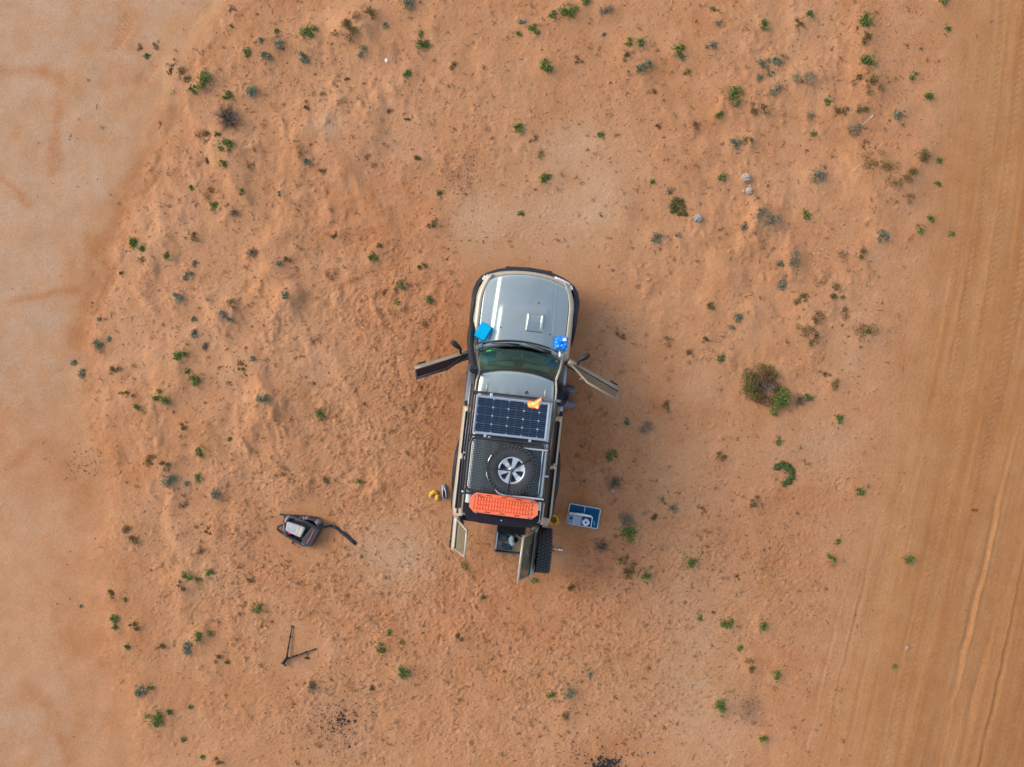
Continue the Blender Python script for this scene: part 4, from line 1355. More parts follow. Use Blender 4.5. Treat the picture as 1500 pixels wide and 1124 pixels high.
pe = thing('person', 'person in a dark navy top and greyish purple trousers leaning into the right front doorway', 'person', carw(0, 0, 0), CAR_A)
skinm = mat('skin', (0.45, 0.26, 0.18), 0.55, 0, 0.06, 20)
yc = -0.035
J_ = {}
bodyv = [(0.80, yc, 0.95), (0.70, yc, 1.06), (0.52, yc, 1.13), (0.36, yc, 1.17), (0.26, yc, 1.17), (0.14, yc, 1.14)]
bodye = [(i, i + 1) for i in range(5)]
bodyr = [(0.08, 0.07), 0.09, 0.13, 0.12, 0.055, 0.085]
for s, kx, fx in ((-1, 1.02, 1.13), (1, 1.0, 1.10)):
    k = len(bodyv)
    bodyv += [(0.85, yc + s * 0.11, 0.86), (kx, yc + s * 0.125, 0.50), (fx + 0.02, yc + s * 0.135, 0.09), (fx - 0.15, yc + s * 0.15, 0.05)]
    bodye += [(0, k), (k, k + 1), (k + 1, k + 2), (k + 2, k + 3)]
    bodyr += [0.060, 0.045, 0.036, 0.03]
    k = len(bodyv)
    bodyv += [(0.37, yc + s * 0.17, 1.13), (0.30, yc + s * 0.24, 0.99), (0.16, yc + s * 0.20, 0.92), (0.09, yc + s * 0.19, 0.915)]
    bodye += [(3, k), (k, k + 1), (k + 1, k + 2), (k + 2, k + 3)]
    bodyr += [0.06, 0.045, 0.032, 0.03]
skin_mesh('body', bodyv, bodye, bodyr, skinm, pe)
navy = mat('dark_navy_jumper', (0.010, 0.016, 0.030), 0.9, 0, 0.3, 14, bump=0.4, bscale=35)
tv = [(0.885, yc, 0.975), (0.70, yc, 1.08), (0.52, yc, 1.15), (0.36, yc, 1.18)]
te = [(0, 1), (1, 2), (2, 3)]
tr_ = [(0.175, 0.125), (0.175, 0.15), (0.165, 0.145), 0.13]
for s in (-1, 1):
    k = len(tv)
    tv += [(0.37, yc + s * 0.17, 1.14), (0.30, yc + s * 0.24, 1.0), (0.18, yc + s * 0.20, 0.93)]
    te += [(3, k), (k, k + 1), (k + 1, k + 2)]
    tr_ += [0.078, 0.06, 0.048]
skin_mesh('jumper', tv, te, tr_, navy, pe)
trou = mat('greyish_purple_trousers', (0.135, 0.13, 0.17), 0.9, 0, 0.3, 12, bump=0.5, bscale=30)
tv = [(0.80, yc, 0.95)]
te, tr_ = [], [(0.15, 0.14)]
for s, kx, fx in ((-1, 1.02, 1.13), (1, 1.0, 1.10)):
    k = len(tv)
    tv += [(0.90, yc + s * 0.12, 0.85), (0.98, yc + s * 0.135, 0.68), (kx + 0.03, yc + s * 0.14, 0.50), (fx + 0.02, yc + s * 0.14, 0.28), (fx + 0.03, yc + s * 0.14, 0.12)]
    te += [(0, k)] + [(k + i, k + i + 1) for i in range(4)]
    tr_ += [0.088, 0.085, 0.078, 0.070, 0.064]
    MB().loft([[(fx - 0.15 + dx, yc + s * 0.145 + w * 0.05 * cyy, z) for cyy, z in ((-1, 0.005), (1, 0.005), (1, zt), (0, zt + 0.015), (-1, zt))] for dx, w, zt in ((-0.06, 0.5, 0.035), (0.0, 0.95, 0.06), (0.08, 0.9, 0.09), (0.16, 0.8, 0.11), (0.205, 0.6, 0.09))], closed=True, caps=True).build('shoe', mat('dark_shoe', (0.05, 0.03, 0.05), 0.7), pe)
    # hand: palm, four fingers and a thumb
    hx0, hy0, hz0 = 0.09, yc + s * 0.19, 0.915
    hv, he, hr = [(hx0, hy0, hz0), (hx0 - 0.05, hy0, hz0 - 0.012)], [(0, 1)], [(0.03, 0.018), (0.036, 0.016)]
    for f_, (dy, ln2) in enumerate(((-0.030, 0.060), (-0.010, 0.072), (0.010, 0.068), (0.029, 0.052))):
        k = len(hv)
        hv += [(hx0 - 0.065, hy0 + dy, hz0 - 0.012), (hx0 - 0.065 - ln2 * 0.55, hy0 + dy * 1.15, hz0 - 0.016), (hx0 - 0.065 - ln2, hy0 + dy * 1.2, hz0 - 0.036)]
        he += [(1, k), (k, k + 1), (k + 1, k + 2)]
        hr += [0.009, 0.0085, 0.007]
    k = len(hv)
    hv += [(hx0 - 0.02, hy0 - s * 0.035, hz0 - 0.01), (hx0 - 0.055, hy0 - s * 0.058, hz0 - 0.02)]
    he += [(0, k), (k, k + 1)]
    hr += [0.011, 0.009]
    skin_mesh('hand', hv, he, hr, skinm, pe, sub=1)
skin_mesh('trousers', tv, te, tr_, trou, pe)
hd = MB().blob((0.11, yc, 1.135), (0.115, 0.077, 0.092), 9, 0.03, 20, 14)
hd.blob((0.045, yc, 1.055), (0.02, 0.014, 0.02), 2, 0.05, 8, 6)
for s in (-1, 1):
    hd.blob((0.115, yc + s * 0.078, 1.12), (0.026, 0.01, 0.018), 2, 0.05, 8, 6)
hd.build('head', skinm, pe)
for s in (-1, 1):
    MB().blob((0.06, yc + s * 0.03, 1.066), (0.012, 0.012, 0.008), 2, 0.0, 8, 6).build('eye', mat('eye', (0.6, 0.6, 0.58), 0.2), pe)
MB().tube([(0.015, yc - 0.02, 1.07), (0.012, yc, 1.066), (0.015, yc + 0.02, 1.07)], 0.005, 5).build('mouth', mat('lips', (0.35, 0.14, 0.11), 0.5), pe)
MB().blob((0.135, yc, 1.155), (0.115, 0.084, 0.090), 9, 0.06, 20, 14).build('hair', mat('dark_hair', (0.03, 0.02, 0.015), 0.7, 0, 0.3, 40, bump=0.5), pe)


# ------------------------------------------------------------------ kit on the ground
def at(px, py, z=0.0):
    x, y = W(px, py)
    return (x, y, gz(x, y) + z)


# low blue table with its stove
R10 = rad(-10.5)
tbx, tby = W(853.5, 754)
tz = gz(tbx, tby)
tb_ = thing('folding_table', 'low dark blue folding table with a pale rim beside the wagon', 'table', (tbx, tby, tz), R10)
tblue = mat('deep_blue_laminate', (0.003, 0.075, 0.165), 0.5, 0, 0.15, 6, spec=0.12)
rimm = mat('pale_blue_aluminium', (0.55, 0.62, 0.70), 0.35, 0.4, 0.08, 10)
for c, w_ in ((-0.155, 0.29), (0.155, 0.29)):
    MB().box((c, 0.0, 0.150), (w_, 0.375, 0.014)).build('table_panel', tblue, tb_)
MB().tube(rrect(-0.305, 0.305, -0.195, 0.195, 0.035, 0.156), 0.009, 6, loop=True).build('table_rim', rimm, tb_)
MB().box((-0.0, 0.0, 0.158), (0.010, 0.37, 0.012)).build('table_hinge', rimm, tb_)
for x in (-0.27, 0.27):
    for y in (-0.165, 0.165):
        MB().tube([(x, y, 0.15), (x * 1.03, y * 1.03, -0.01)], 0.011, 6).build('leg', rimm, tb_)
stv = thing('camp_stove', 'silver gas camp stove with one round burner on the low blue table', 'stove', (tbx, tby, tz + 0.158), R10 + rad(1.5))
stv_o = Vector((-0.075, -0.075, 0))
stm = mat('steel_blue_casing', (0.20, 0.27, 0.35), 0.35, 0.5, 0.12, 9)
darkst = mat('dark_navy_pan', (0.02, 0.035, 0.07), 0.4, 0.2, 0.2, 8)
MB().box(stv_o + Vector((0, 0, 0.035)), (0.47, 0.21, 0.07)).build('casing', stm, stv, bevel=0.012)
for k in range(7):
    MB().box(stv_o + Vector((-0.115 + 0.027 * k, -0.005, 0.072)), (0.010, 0.16, 0.006)).build('casing_rib', rimm, stv)
MB().box(stv_o + Vector((0.135, -0.010, 0.0725)), (0.185, 0.175, 0.005)).build('drip_pan', darkst, stv, bevel=0.002)
MB().lathe([(0.020, 0.090), (0.024, 0.098), (0.050, 0.102), (0.070, 0.096), (0.074, 0.074), (0.020, 0.074)], 28, Matrix.Translation(stv_o + Vector((0.125, -0.022, 0)))).build('burner', mat('white_enamel', (0.62, 0.66, 0.72), 0.4, 0.2), stv)
for k in range(4):
    q = rad(45 + 90 * k)
    MB().box(stv_o + Vector((0.125 + 0.075 * math.cos(q), -0.022 + 0.075 * math.sin(q), 0.100)), (0.05, 0.006, 0.02), Matrix.Rotation(q, 3, 'Z')).build('pot_support', darkst, stv)
MB().lathe([(0.0, 0.088), (0.024, 0.086), (0.028, 0.070)], 16, Matrix.Translation(stv_o + Vector((-0.165, 0.012, 0)))).build('control_knob', black, stv)
MB().tube([stv_o + Vector((-0.21, 0.112, 0.085)), stv_o + Vector((0.0, 0.115, 0.09)), stv_o + Vector((0.20, 0.108, 0.085)), stv_o + Vector((0.238, 0.09, 0.08)), stv_o + Vector((0.243, -0.10, 0.075))], [0.022, 0.024, 0.022, 0.010, 0.008], 8).build('wind_shield', mat('brushed_pale_metal', (0.68, 0.70, 0.70), 0.4, 0.5), stv)
ut = tag(MB().tube([(0, 0.05, 0), (0.01, 0.0, 0), (0.02, -0.05, 0)], [0.010, 0.016, 0.012], 8).build('lighter', mat('turquoise_plastic', (0.0, 0.30, 0.42), 0.3)), 'small turquoise gas lighter on the right end of the blue table', 'lighter')
ut.location = (*W(869.5, 766.5, 0.17), tz + 0.171)

# yellow bucket half under the sill
yb = thing('yellow_bowl', 'yellow plastic bowl on the sand tucked against the right rear of the wagon', 'bowl', at(810.5, 760.5, -0.01), rad(20))
yel = mat('yellow_plastic', (0.72, 0.42, 0.01), 0.45, 0, 0.12, 10, dust=0.12, dustcol=DUST)
MB().lathe([(0.0, 0.01), (0.055, 0.012), (0.075, 0.08), (0.098, 0.11), (0.100, 0.118), (0.092, 0.115), (0.068, 0.08), (0.050, 0.022), (0.0, 0.02)], 24).build('bowl_shell', yel, yb)
MB().lathe([(0.0, 0.06), (0.055, 0.058)], 16).build('muddy_water', mat('brown_mud', (0.20, 0.09, 0.03), 0.5), yb)
MB().box((0.07, -0.075, 0.10), (0.05, 0.03, 0.02), Matrix.Rotation(rad(-45), 3, 'Z')).build('pour_lip', yel, yb, bevel=0.006)

# grey shoe and yellow cloth left of the wagon
sh = thing('grey_shoe', 'grey slip-on shoe with a dark opening on the sand left of the rear wheel', 'shoe', at(651, 720), rad(6))
shm = mat('grey_shoe_fabric', (0.22, 0.23, 0.26), 0.7, 0, 0.2, 20, bump=0.3)
prof = [(-0.145, 0.020, 0.05), (-0.125, 0.040, 0.075), (-0.06, 0.046, 0.085), (0.0, 0.046, 0.08), (0.07, 0.056, 0.06), (0.12, 0.046, 0.05), (0.15, 0.02, 0.03)]
MB().loft([[(w_ * a1, y, z1) for a1, z1 in ((-1, 0.022), (-0.92, zt * 0.6), (-0.6, zt), (0.6, zt), (0.92, zt * 0.6), (1, 0.022))] for y, w_, zt in prof]).build('upper', shm, sh, solid=0.004)
MB().prism([(-w_ * 1.12, y) for y, w_, _ in prof] + [(w_ * 1.12, y) for y, w_, _ in prof[::-1]], 0.0, 0.024).build('sole', mat('dark_plum_sole', (0.045, 0.018, 0.028), 0.7), sh, bevel=0.006)
MB().prism([(0.024 * math.cos(q), -0.055 + 0.075 * math.sin(q)) for q in [k * math.pi / 8 for k in range(16)]], 0.070, 0.090).build('foot_opening', mat('flat_black', (0.006, 0.006, 0.007), 0.9), sh)
for s in (-1, 1):
    MB().tube([(s * 0.030, -0.10, 0.086), (s * 0.034, -0.03, 0.090), (s * 0.026, 0.04, 0.082), (s * 0.008, 0.08, 0.064)], 0.008, 6).build('pale_stripe', mat('pale_grey_strap', (0.60, 0.62, 0.66), 0.5), sh)
yg = thing('yellow_cloth', 'crumpled yellow cloth on the sand beside the grey shoe', 'cloth', at(636, 722), 0)
MB().tube([(-0.09, -0.07, 0.03), (-0.05, -0.01, 0.045), (0.0, 0.03, 0.05), (0.045, 0.015, 0.04), (0.05, -0.03, 0.03)], [0.022, 0.038, 0.045, 0.036, 0.02], 9, flat=0.8).build('cloth_fold', yel, yg)
MB().blob((0.065, -0.085, 0.03), (0.042, 0.062, 0.035), 5, 0.3, 12, 8, zmin=0.0).build('cloth_fold', yel, yg)
MB().blob((-0.075, -0.075, 0.03), (0.018, 0.016, 0.016), 5, 0.1, 10, 6).build('white_tag', mat('white_tag', (0.8, 0.8, 0.78), 0.5), yg)

# wheel brace by the rear spare
wb = thing('wheel_brace', 'silver wheel brace with a black cross bar on the sand by the rear spare wheel', 'wheel brace', at(812, 804, 0.015), rad(-7))
MB().tube([(-0.18, 0, 0), (0.10, 0, 0)], 0.010, 8).build('bar', alum, wb)
MB().tube([(0.09, 0, 0), (0.165, 0, 0)], 0.019, 10).build('socket', alum, wb)
MB().tube([(-0.045, 0.065, 0.008), (-0.01, -0.065, 0.008)], 0.008, 6).build('cross_bar', black, wb)

# backpack
bp = thing('backpack', 'open dark grey camera backpack with straps lying on the red sand left of the wagon', 'backpack', at(440, 776), 0)
bx0, by0 = W(440, 776)


def B(px, py, z=0.0):
    x, y = W(px, py)
    return (x - bx0, y - by0, z)


packm = mat('dark_grey_nylon', (0.045, 0.036, 0.044), 0.7, 0, 0.3, 10, bump=0.4, bscale=30)
packd = mat('black_padding', (0.012, 0.014, 0.016), 0.85, 0, 0.3, 10, bump=0.3)
strapm = mat('black_webbing', (0.012, 0.015, 0.018), 0.7, 0, 0.2, 20)
pink = mat('dusty_pink_lining', (0.36, 0.22, 0.22), 0.8, 0, 0.2, 15)
pipe = mat('orange_piping', (0.50, 0.15, 0.07), 0.6)
out = [(417, 760), (424, 753), (445, 754), (466, 757), (473, 763), (474, 772), (466, 788), (459, 798), (446, 799), (437, 793), (420, 784), (418, 772)]
c0 = np.mean(out, 0)
secs = []
for k, z in ((0.97, -0.01), (1.02, 0.05), (1.0, 0.12), (0.93, 0.165), (0.86, 0.175)):
    secs.append([B(c0[0] + (x - c0[0]) * k, c0[1] + (y - c0[1]) * k, z) for x, y in out])
sec_in = [[B(c0[0] + (x - c0[0]) * k, c0[1] + (y - c0[1]) * k, z) for x, y in out] for k, z in ((0.80, 0.168), (0.76, 0.10))]
MB().loft(secs + sec_in, closed=True).build('pack_shell', packm, bp)
inn = [(424, 759), (440, 757), (463, 766), (458, 780), (450, 787), (440, 786), (425, 778)]
MB().prism([B(x, y)[:2] for x, y in inn], 0.02, 0.12).build('padded_insert', packd, bp, bevel=0.01)
MB().prism([B(x, y)[:2] for x, y in ((462, 768), (473, 771), (460, 797), (447, 797), (446, 787))], 0.08, 0.182).build('open_flap', packm, bp, bevel=0.02)
MB().tube([B(464, 773, 0.187), B(460, 783, 0.19), B(454, 793, 0.187)], 0.008, 6).build('piping', pipe, bp)
MB().tube([B(449, 754, 0.178), B(448.5, 760, 0.165)], 0.014, 6).build('piping', pipe, bp)
MB().blob(B(469, 763, 0.12), (0.075, 0.06, 0.07), 4, 0.12, 14, 9).build('side_pocket', mat('mid_grey_nylon', (0.13, 0.13, 0.145), 0.7, 0, 0.2, 10, bump=0.4), bp)
MB().blob(B(450, 795, 0.11), (0.095, 0.055, 0.07), 6, 0.12, 14, 9).build('side_pocket', MATS['mid_grey_nylon'], bp)
MB().blob(B(453, 757, 0.15), (0.06, 0.035, 0.04), 6, 0.12, 12, 8).build('lens_pouch', mat('mauve_cloth', (0.20, 0.15, 0.19), 0.8, 0, 0.2, 12), bp)
MB().tube([B(428, 753.5, 0.16), B(424, 758, 0.17), B(421, 764, 0.16), B(419, 772, 0.13), B(421, 780, 0.11)], 0.022, 7, flat=0.6).build('lining_edge', pink, bp)
MB().blob(B(428.5, 779, 0.15), (0.055, 0.020, 0.022), 3, 0.1, 10, 7, Matrix.Rotation(rad(-8), 3, 'Z')).build('red_tag', mat('crimson_tag', (0.45, 0.02, 0.06), 0.6), bp)
MB().tube([B(423, 768, 0.12), B(415, 768, 0.10), B(409, 771, 0.06), B(407.5, 775, 0.04), B(412, 779, 0.03), B(419, 782, 0.06), B(425, 784, 0.10)], 0.024, 7, flat=0.4).build('shoulder_strap', strapm, bp)
MB().tube([B(411, 753, 0.03), B(420, 753.5, 0.08), B(430, 753, 0.15), B(441, 755, 0.17)], 0.022, 7, flat=0.45).build('webbing_strap', strapm, bp)
MB().tube([B(418.5, 754, 0.06), B(419, 763, 0.08)], 0.016, 6, flat=0.5).build('webbing_strap', strapm, bp)
MB().tube([B(437, 785, 0.12), B(432, 791, 0.06), B(429, 796, 0.03)], 0.020, 6, flat=0.5).build('webbing_strap', strapm, bp)
MB().tube([B(427, 790, 0.05), B(432, 789, 0.06), B(431, 795, 0.03)], 0.015, 6, flat=0.5).build('webbing_strap', strapm, bp)
MB().tube([B(436, 758, 0.17), B(452, 762, 0.18), B(463, 768, 0.19), B(470, 771, 0.19), B(478, 770.2, 0.13), B(484, 769.5, 0.06), B(489, 770.5, 0.035)], 0.026, 8, flat=0.45).build('belt_strap', strapm, bp)
MB().tube([B(488, 770.3, 0.04), B(494, 773.5, 0.02), B(500, 778.5, 0.016), B(508, 784.5, 0.016), B(515, 791, 0.016), B(521.5, 797, 0.014)], [0.027, 0.032, 0.036, 0.040, 0.040, 0.036], 8, flat=0.4).build('waist_belt', strapm, bp)
sv = thing('silver_pouch', 'silver grey padded pouch lying in the open backpack', 'pouch', (bx0, by0, gz(bx0, by0)), 0)
pol = [(425, 762), (427, 762), (450, 769.5), (451, 771.5), (445, 783.5), (443, 784), (424, 775), (423, 773)]
MB().prism([B(x, y)[:2] for x, y in pol], 0.12, 0.20).build('pouch_body', mat('silver_grey_fabric', (0.44, 0.42, 0.42), 0.5, 0.1, 0.2, 14, bump=0.4), sv, bevel=0.02)
MB().tube([B(443, 768, 0.202), B(441, 773, 0.205), B(438.5, 780, 0.202)], 0.010, 6).build('zip_edge', mat('cream_binding', (0.70, 0.62, 0.48), 0.6), sv)
MB().prism([B(x, y)[:2] for x, y in ((444, 768), (449.5, 770), (444.5, 782), (439.5, 780.5))], 0.199, 0.206).build('cream_panel', mat('cream_cloth', (0.55, 0.48, 0.38), 0.7, 0, 0.15, 14), sv)

# tripod lying on its side
tp = thing('tripod', 'black camera tripod lying folded out on the sand below the backpack', 'tripod', at(421, 965), 0)
ax, ay = W(421, 965)


def T(px, py, z):
    x, y = W(px, py)
    return (x - ax, y - ay, z)


tpm = mat('black_carbon', (0.010, 0.008, 0.009), 0.55, 0, 0.2, 14)
for (p, q, z1) in (((421, 963), (428.3, 917.5), 0.02), ((422, 963.5), (462, 950.5), 0.02), ((422.5, 962), (426.6, 955.5), 0.52)):
    a_, b_ = Vector(T(*p, 0.06)), Vector(T(*q, z1))
    lg = MB().tube([a_, a_.lerp(b_, 0.33)], 0.017, 8).tube([a_.lerp(b_, 0.33), a_.lerp(b_, 0.68)], 0.014, 8).tube([a_.lerp(b_, 0.68), b_], 0.011, 8).build('leg', tpm, tp)
    for k in (0.33, 0.68):
        MB().tube([a_.lerp(b_, k - 0.025), a_.lerp(b_, k + 0.025)], 0.022, 8).build('leg_lock', tpm, lg)
    MB().blob(b_, (0.022, 0.022, 0.018), 2, 0.05, 8, 6).build('rubber_foot', rubber, lg)
MB().tube([T(423, 961, 0.06), T(420, 965, 0.06), T(417.5, 969, 0.06)], [0.026, 0.034, 0.030], 10).build('centre_column', mat('dark_green_black', (0.012, 0.022, 0.018), 0.5), tp)
MB().blob(T(417, 969.5, 0.06), (0.035, 0.035, 0.035), 2, 0.05, 12, 8).build('ball_head', tpm, tp)
MB().tube([T(417, 969, 0.06), T(413, 970, 0.06)], 0.014, 8).build('head_handle', tpm, tp)
MB().tube([T(418, 970.5, 0.06), T(420, 974, 0.06)], [0.014, 0.024], 8).build('locking_knob', mat('dark_purple_knob', (0.04, 0.015, 0.05), 0.4), tp)


# ------------------------------------------------------------------ stones
def stone(px, py, r, seed, m, label, flatz=0.6):
    x, y = W(px, py)
    q = r / PXM * 0.85
    o = MB().blob((0, 0, 0.0), (q, q * 0.85, q * flatz), seed, 0.20, 18, 12, Matrix.Rotation(seed, 3, 'Z'), smooth=False).build('stone', m)
    o.location = (x, y, gz(x, y) + q * flatz * 0.35)
    return tag(o, label, 'stone', 'pale stones on the sand')


pst = mat('pale_calcrete', (0.38, 0.31, 0.26), 0.9, 0, 0.35, 18, bump=0.8, bscale=45)
gst = mat('grey_stone', (0.30, 0.28, 0.27), 0.9, 0, 0.35, 18, bump=0.8, bscale=45)
stone(1021.5, 320.5, 7.5, 3, gst, 'round grey stone beside the flat green plant with a bare middle')
stone(1091, 262, 8, 6, pst, 'larger and upper of the two pale white stones right of the roofline shrubs')
stone(1096, 281, 6.5, 11, pst, 'smaller and lower of the two pale white stones')
stone(1089, 281, 3, 15, pst, 'tiny pale pebble left of the lower white stone')
stone(1098.5, 273, 2.5, 21, pst, 'tiny pale pebble between the two white stones')
stone(567, 91, 3.4, 8, mat('white_quartz', (0.75, 0.72, 0.66), 0.7, 0, 0.1, 20), 'single small bright white pebble among the sand near the top')
stone(897, 719, 4, 17, gst, 'small grey stone in the ashy twig litter above the blue table')
stone(1328, 950, 5, 23, mat('sandy_clod', (0.40, 0.23, 0.13), 0.95, 0, 0.15, 20, bump=0.5), 'round sandy clod on the dirt road', 0.3)

# ------------------------------------------------------------------ plants
def leafmat(name, cols, rough=0.65):
    out = []
    for i, c in enumerate(cols):
        out.append(mat('%s_leaf_%s' % (name, 'abcd'[i]), c, rough, 0, 0.3, 30, transl=0.25, spec=0.3))
    return out


LEAF = {
    'g': leafmat('green', [(0.115, 0.165, 0.032), (0.175, 0.235, 0.050), (0.240, 0.295, 0.085)]),
    'b': leafmat('blue_green', [(0.150, 0.180, 0.105), (0.220, 0.250, 0.160), (0.320, 0.325, 0.225)]),
    'o': leafmat('olive', [(0.170, 0.120, 0.036), (0.230, 0.160, 0.052), (0.150, 0.145, 0.040)]),
    'd': leafmat('dry', [(0.190, 0.105, 0.045), (0.260, 0.150, 0.065), (0.150, 0.085, 0.035)]),
    'p': leafmat('silvery', [(0.140, 0.170, 0.095), (0.230, 0.240, 0.150), (0.320, 0.280, 0.190)]),
    'y': leafmat('yellow', [(0.180, 0.170, 0.025), (0.300, 0.230, 0.030), (0.100, 0.130, 0.030)]),
    't': [mat('grey_twig', (0.085, 0.065, 0.052), 0.9, 0, 0.3, 30), mat('brown_twig', (0.14, 0.095, 0.06), 0.9, 0, 0.3, 30), mat('pale_twig', (0.26, 0.19, 0.12), 0.9, 0, 0.3, 30)],
}
stemm = mat('woody_stem', (0.12, 0.075, 0.045), 0.9, 0, 0.25, 25)


def leaves(rnd, pts, size, mi_w, bias=0.5, long=1.8):
    """one small folded blade per point: (mesh pieces)"""
    V, F, M = [], [], []
    for (p, d) in pts:
        nrm_ = (d * bias + Vector((rnd.gauss(0, 1), rnd.gauss(0, 1), rnd.gauss(0.5, 1))) * 0.55).normalized()
        a_ = nrm_.cross(Vector((rnd.gauss(0, 1), rnd.gauss(0, 1), rnd.gauss(0, 1)))).normalized()
        b_ = nrm_.cross(a_)
        s = size * rnd.uniform(0.6, 1.35)
        w_ = s / long
        k = len(V)
        V += [p - a_ * s * 0.5, p + b_ * w_ * 0.5 + nrm_ * s * 0.08, p + a_ * s * 0.5, p - b_ * w_ * 0.5 + nrm_ * s * 0.08]
        F += [(k, k + 1, k + 2), (k, k + 2, k + 3)]
        m = rnd.choices((0, 1, 2), mi_w)[0]
        M += [m, m]
    return V, F, M


def add_raw(mb, V, F, M):
    k = len(mb.v)
    mb.v += [tuple(p) for p in V]
    mb.f += [tuple(i + k for i in q) for q in F]
    mb.mi += M
    mb.sm += [False] * len(F)


def clump_points(rnd, R, n, hgt, lobes=None, hollow=0.35):
    pts = []
    for _ in range(0 if lobes else int(n * 0.16)):            # strewn low around the plant
        q_ = rnd.uniform(0, 6.283)
        d_ = R * (0.7 + abs(rnd.gauss(0, 0.35)))
        pts.append((Vector((math.cos(q_) * d_, math.sin(q_) * d_, 0.012)), Vector((0, 0, 1))))
    L_ = lobes or [(rnd.uniform(-.62, .62) * R, rnd.uniform(-.62, .62) * R, R * rnd.uniform(0.28, 0.55)) for _ in range(rnd.randint(4, 7))]
    tot = sum(q[2] ** 2 for q in L_)
    for (lx_, ly_, lr) in L_:
        for _ in range(max(3, int(n * lr * lr / tot))):
            while True:
                d = Vector((rnd.uniform(-1, 1), rnd.uniform(-1, 1), rnd.uniform(0, 1)))
                if hollow < d.length < 1:
                    break
            pts.append((Vector((lx_ + d.x * lr, ly_ + d.y * lr, 0.012 + d.z * lr * hgt)), d.normalized()))
    return pts


def twigs(rnd, mb, R, n, hgt, r0=0.006, nm=3):
    for _ in range(n):
        q = rnd.uniform(0, 2 * math.pi)
        el = rnd.uniform(0.1, 1.2)
        d = Vector((math.cos(q) * math.cos(el), math.sin(q) * math.cos(el), math.sin(el) * hgt))
        L_ = R * rnd.uniform(0.5, 1.05)
        s0 = Vector((rnd.uniform(-.3, .3) * R, rnd.uniform(-.3, .3) * R, 0.0))
        p = [s0, s0 + d * L_ * 0.5 + Vector((rnd.gauss(0, .06), rnd.gauss(0, .06), 0.02)) * R * 2, s0 + d * L_ + Vector((rnd.gauss(0, .12), rnd.gauss(0, .12), 0)) * R]
        m = rnd.randrange(nm)
        mb.tube(p, [r0, r0 * 0.7, r0 * 0.3], 3, mi=m, smooth=False)
        for _2 in range(2):
            e = p[1].lerp(p[2], rnd.uniform(0, 0.7))
            mb.tube([e, e + Vector((d.x + rnd.gauss(0, .6), d.y + rnd.gauss(0, .6), d.z * 0.5)) * L_ * 0.3], [r0 * 0.5, r0 * 0.2], 3, mi=m, smooth=False)


LANDMARKS = [("the backpack", 440, 775), ("the tripod", 427, 950), ("the big mixed bush", 1115, 565), ("the dead twiggy bush", 336, 176), ("the open left front door", 648, 530),
             ("the open right front door", 872, 550), ("the blue table", 855, 753), ("the rear spare wheel", 793, 806), ("the front bumper", 775, 393), ("the crescent-shaped green mat", 1149, 693),
             ("the round grey stone", 1021, 320), ("the pale stones", 1093, 270), ("the grey ash patch", 1098, 1038), ("the charcoal heap", 885, 1118), ("the grey shoe", 651, 720),
             ("the small white pebble", 567, 91)]
LOOK = {'g': ('desert_shrub', 'shrub', ['tiny bright green leafy seedling', 'small bright green leafy shrub', 'large bright green leafy shrub']),
        'b': ('blue_green_shrub', 'shrub', ['tiny blue-green leafy tuft', 'small blue-green leafy shrub', 'large blue-green leafy shrub']),
        'o': ('sprawling_shrub', 'shrub', ['tiny olive sprawling tuft', 'olive-brown sprawling plant', 'wide olive-brown sprawling plant']),
        'd': ('dry_tuft', 'dry plant', ['tiny dry tan tuft', 'dry tan tuft', 'wide dry tan tuft']),
        'p': ('silvery_shrub', 'shrub', ['tiny pale silvery tuft', 'pale silvery-green shrub', 'large pale silvery-green shrub']),
        'y': ('yellow_flowering_plant', 'plant', ['tiny yellow-green plant', 'small yellow-green plant', 'yellow-green plant']),
        't': ('twiggy_shrub', 'dead shrub', ['tiny dead twiggy tuft', 'dead grey twiggy tuft', 'wide dead grey twig tangle'])}
GROUPS = {'g': 'green leafy shrubs on the sand', 'b': 'blue-green shrubs on the sand', 'o': 'olive sprawling plants on the sand', 'd': 'dry tufts on the sand', 'p': 'silvery shrubs on the sand',
          'y': 'yellow-green plants on the sand', 't': 'dead twiggy shrubs'}
DIRS = ['right of', 'upper right of', 'above', 'upper left of', 'left of', 'lower left of', 'below', 'lower right of']
ORD = ['nearest', 'second nearest', 'third nearest', 'fourth nearest', 'fifth nearest', 'sixth nearest']


def look_of(r, k):
    return LOOK[k][2][0 if r < 5.5 else (1 if r < 10 else 2)]


def octant(px, py, lx_, ly_):
    return int(round((math.degrees(math.atan2(ly_ - py, px - lx_)) % 360) / 45)) % 8


# a plant is told by its look and by how near it is, among its like, to something easy to find
PLABEL = {}
for n_, lx_, ly_ in LANDMARKS:
    lst = {}
    for i, (px, py, r, k) in enumerate(plants):
        lst.setdefault((look_of(r, k), octant(px, py, lx_, ly_)), []).append((math.hypot(px - lx_, py - ly_), i))
    for (lk, oc), q in lst.items():
        for rank, (d, i) in enumerate(sorted(q)[:6]):
            cost = d * (1 + 0.5 * rank) + 40 * rank
            if i not in PLABEL or cost < PLABEL[i][0]:
                PLABEL[i] = (cost, '%s %s %s %s' % (ORD[rank], lk, DIRS[oc], n_))

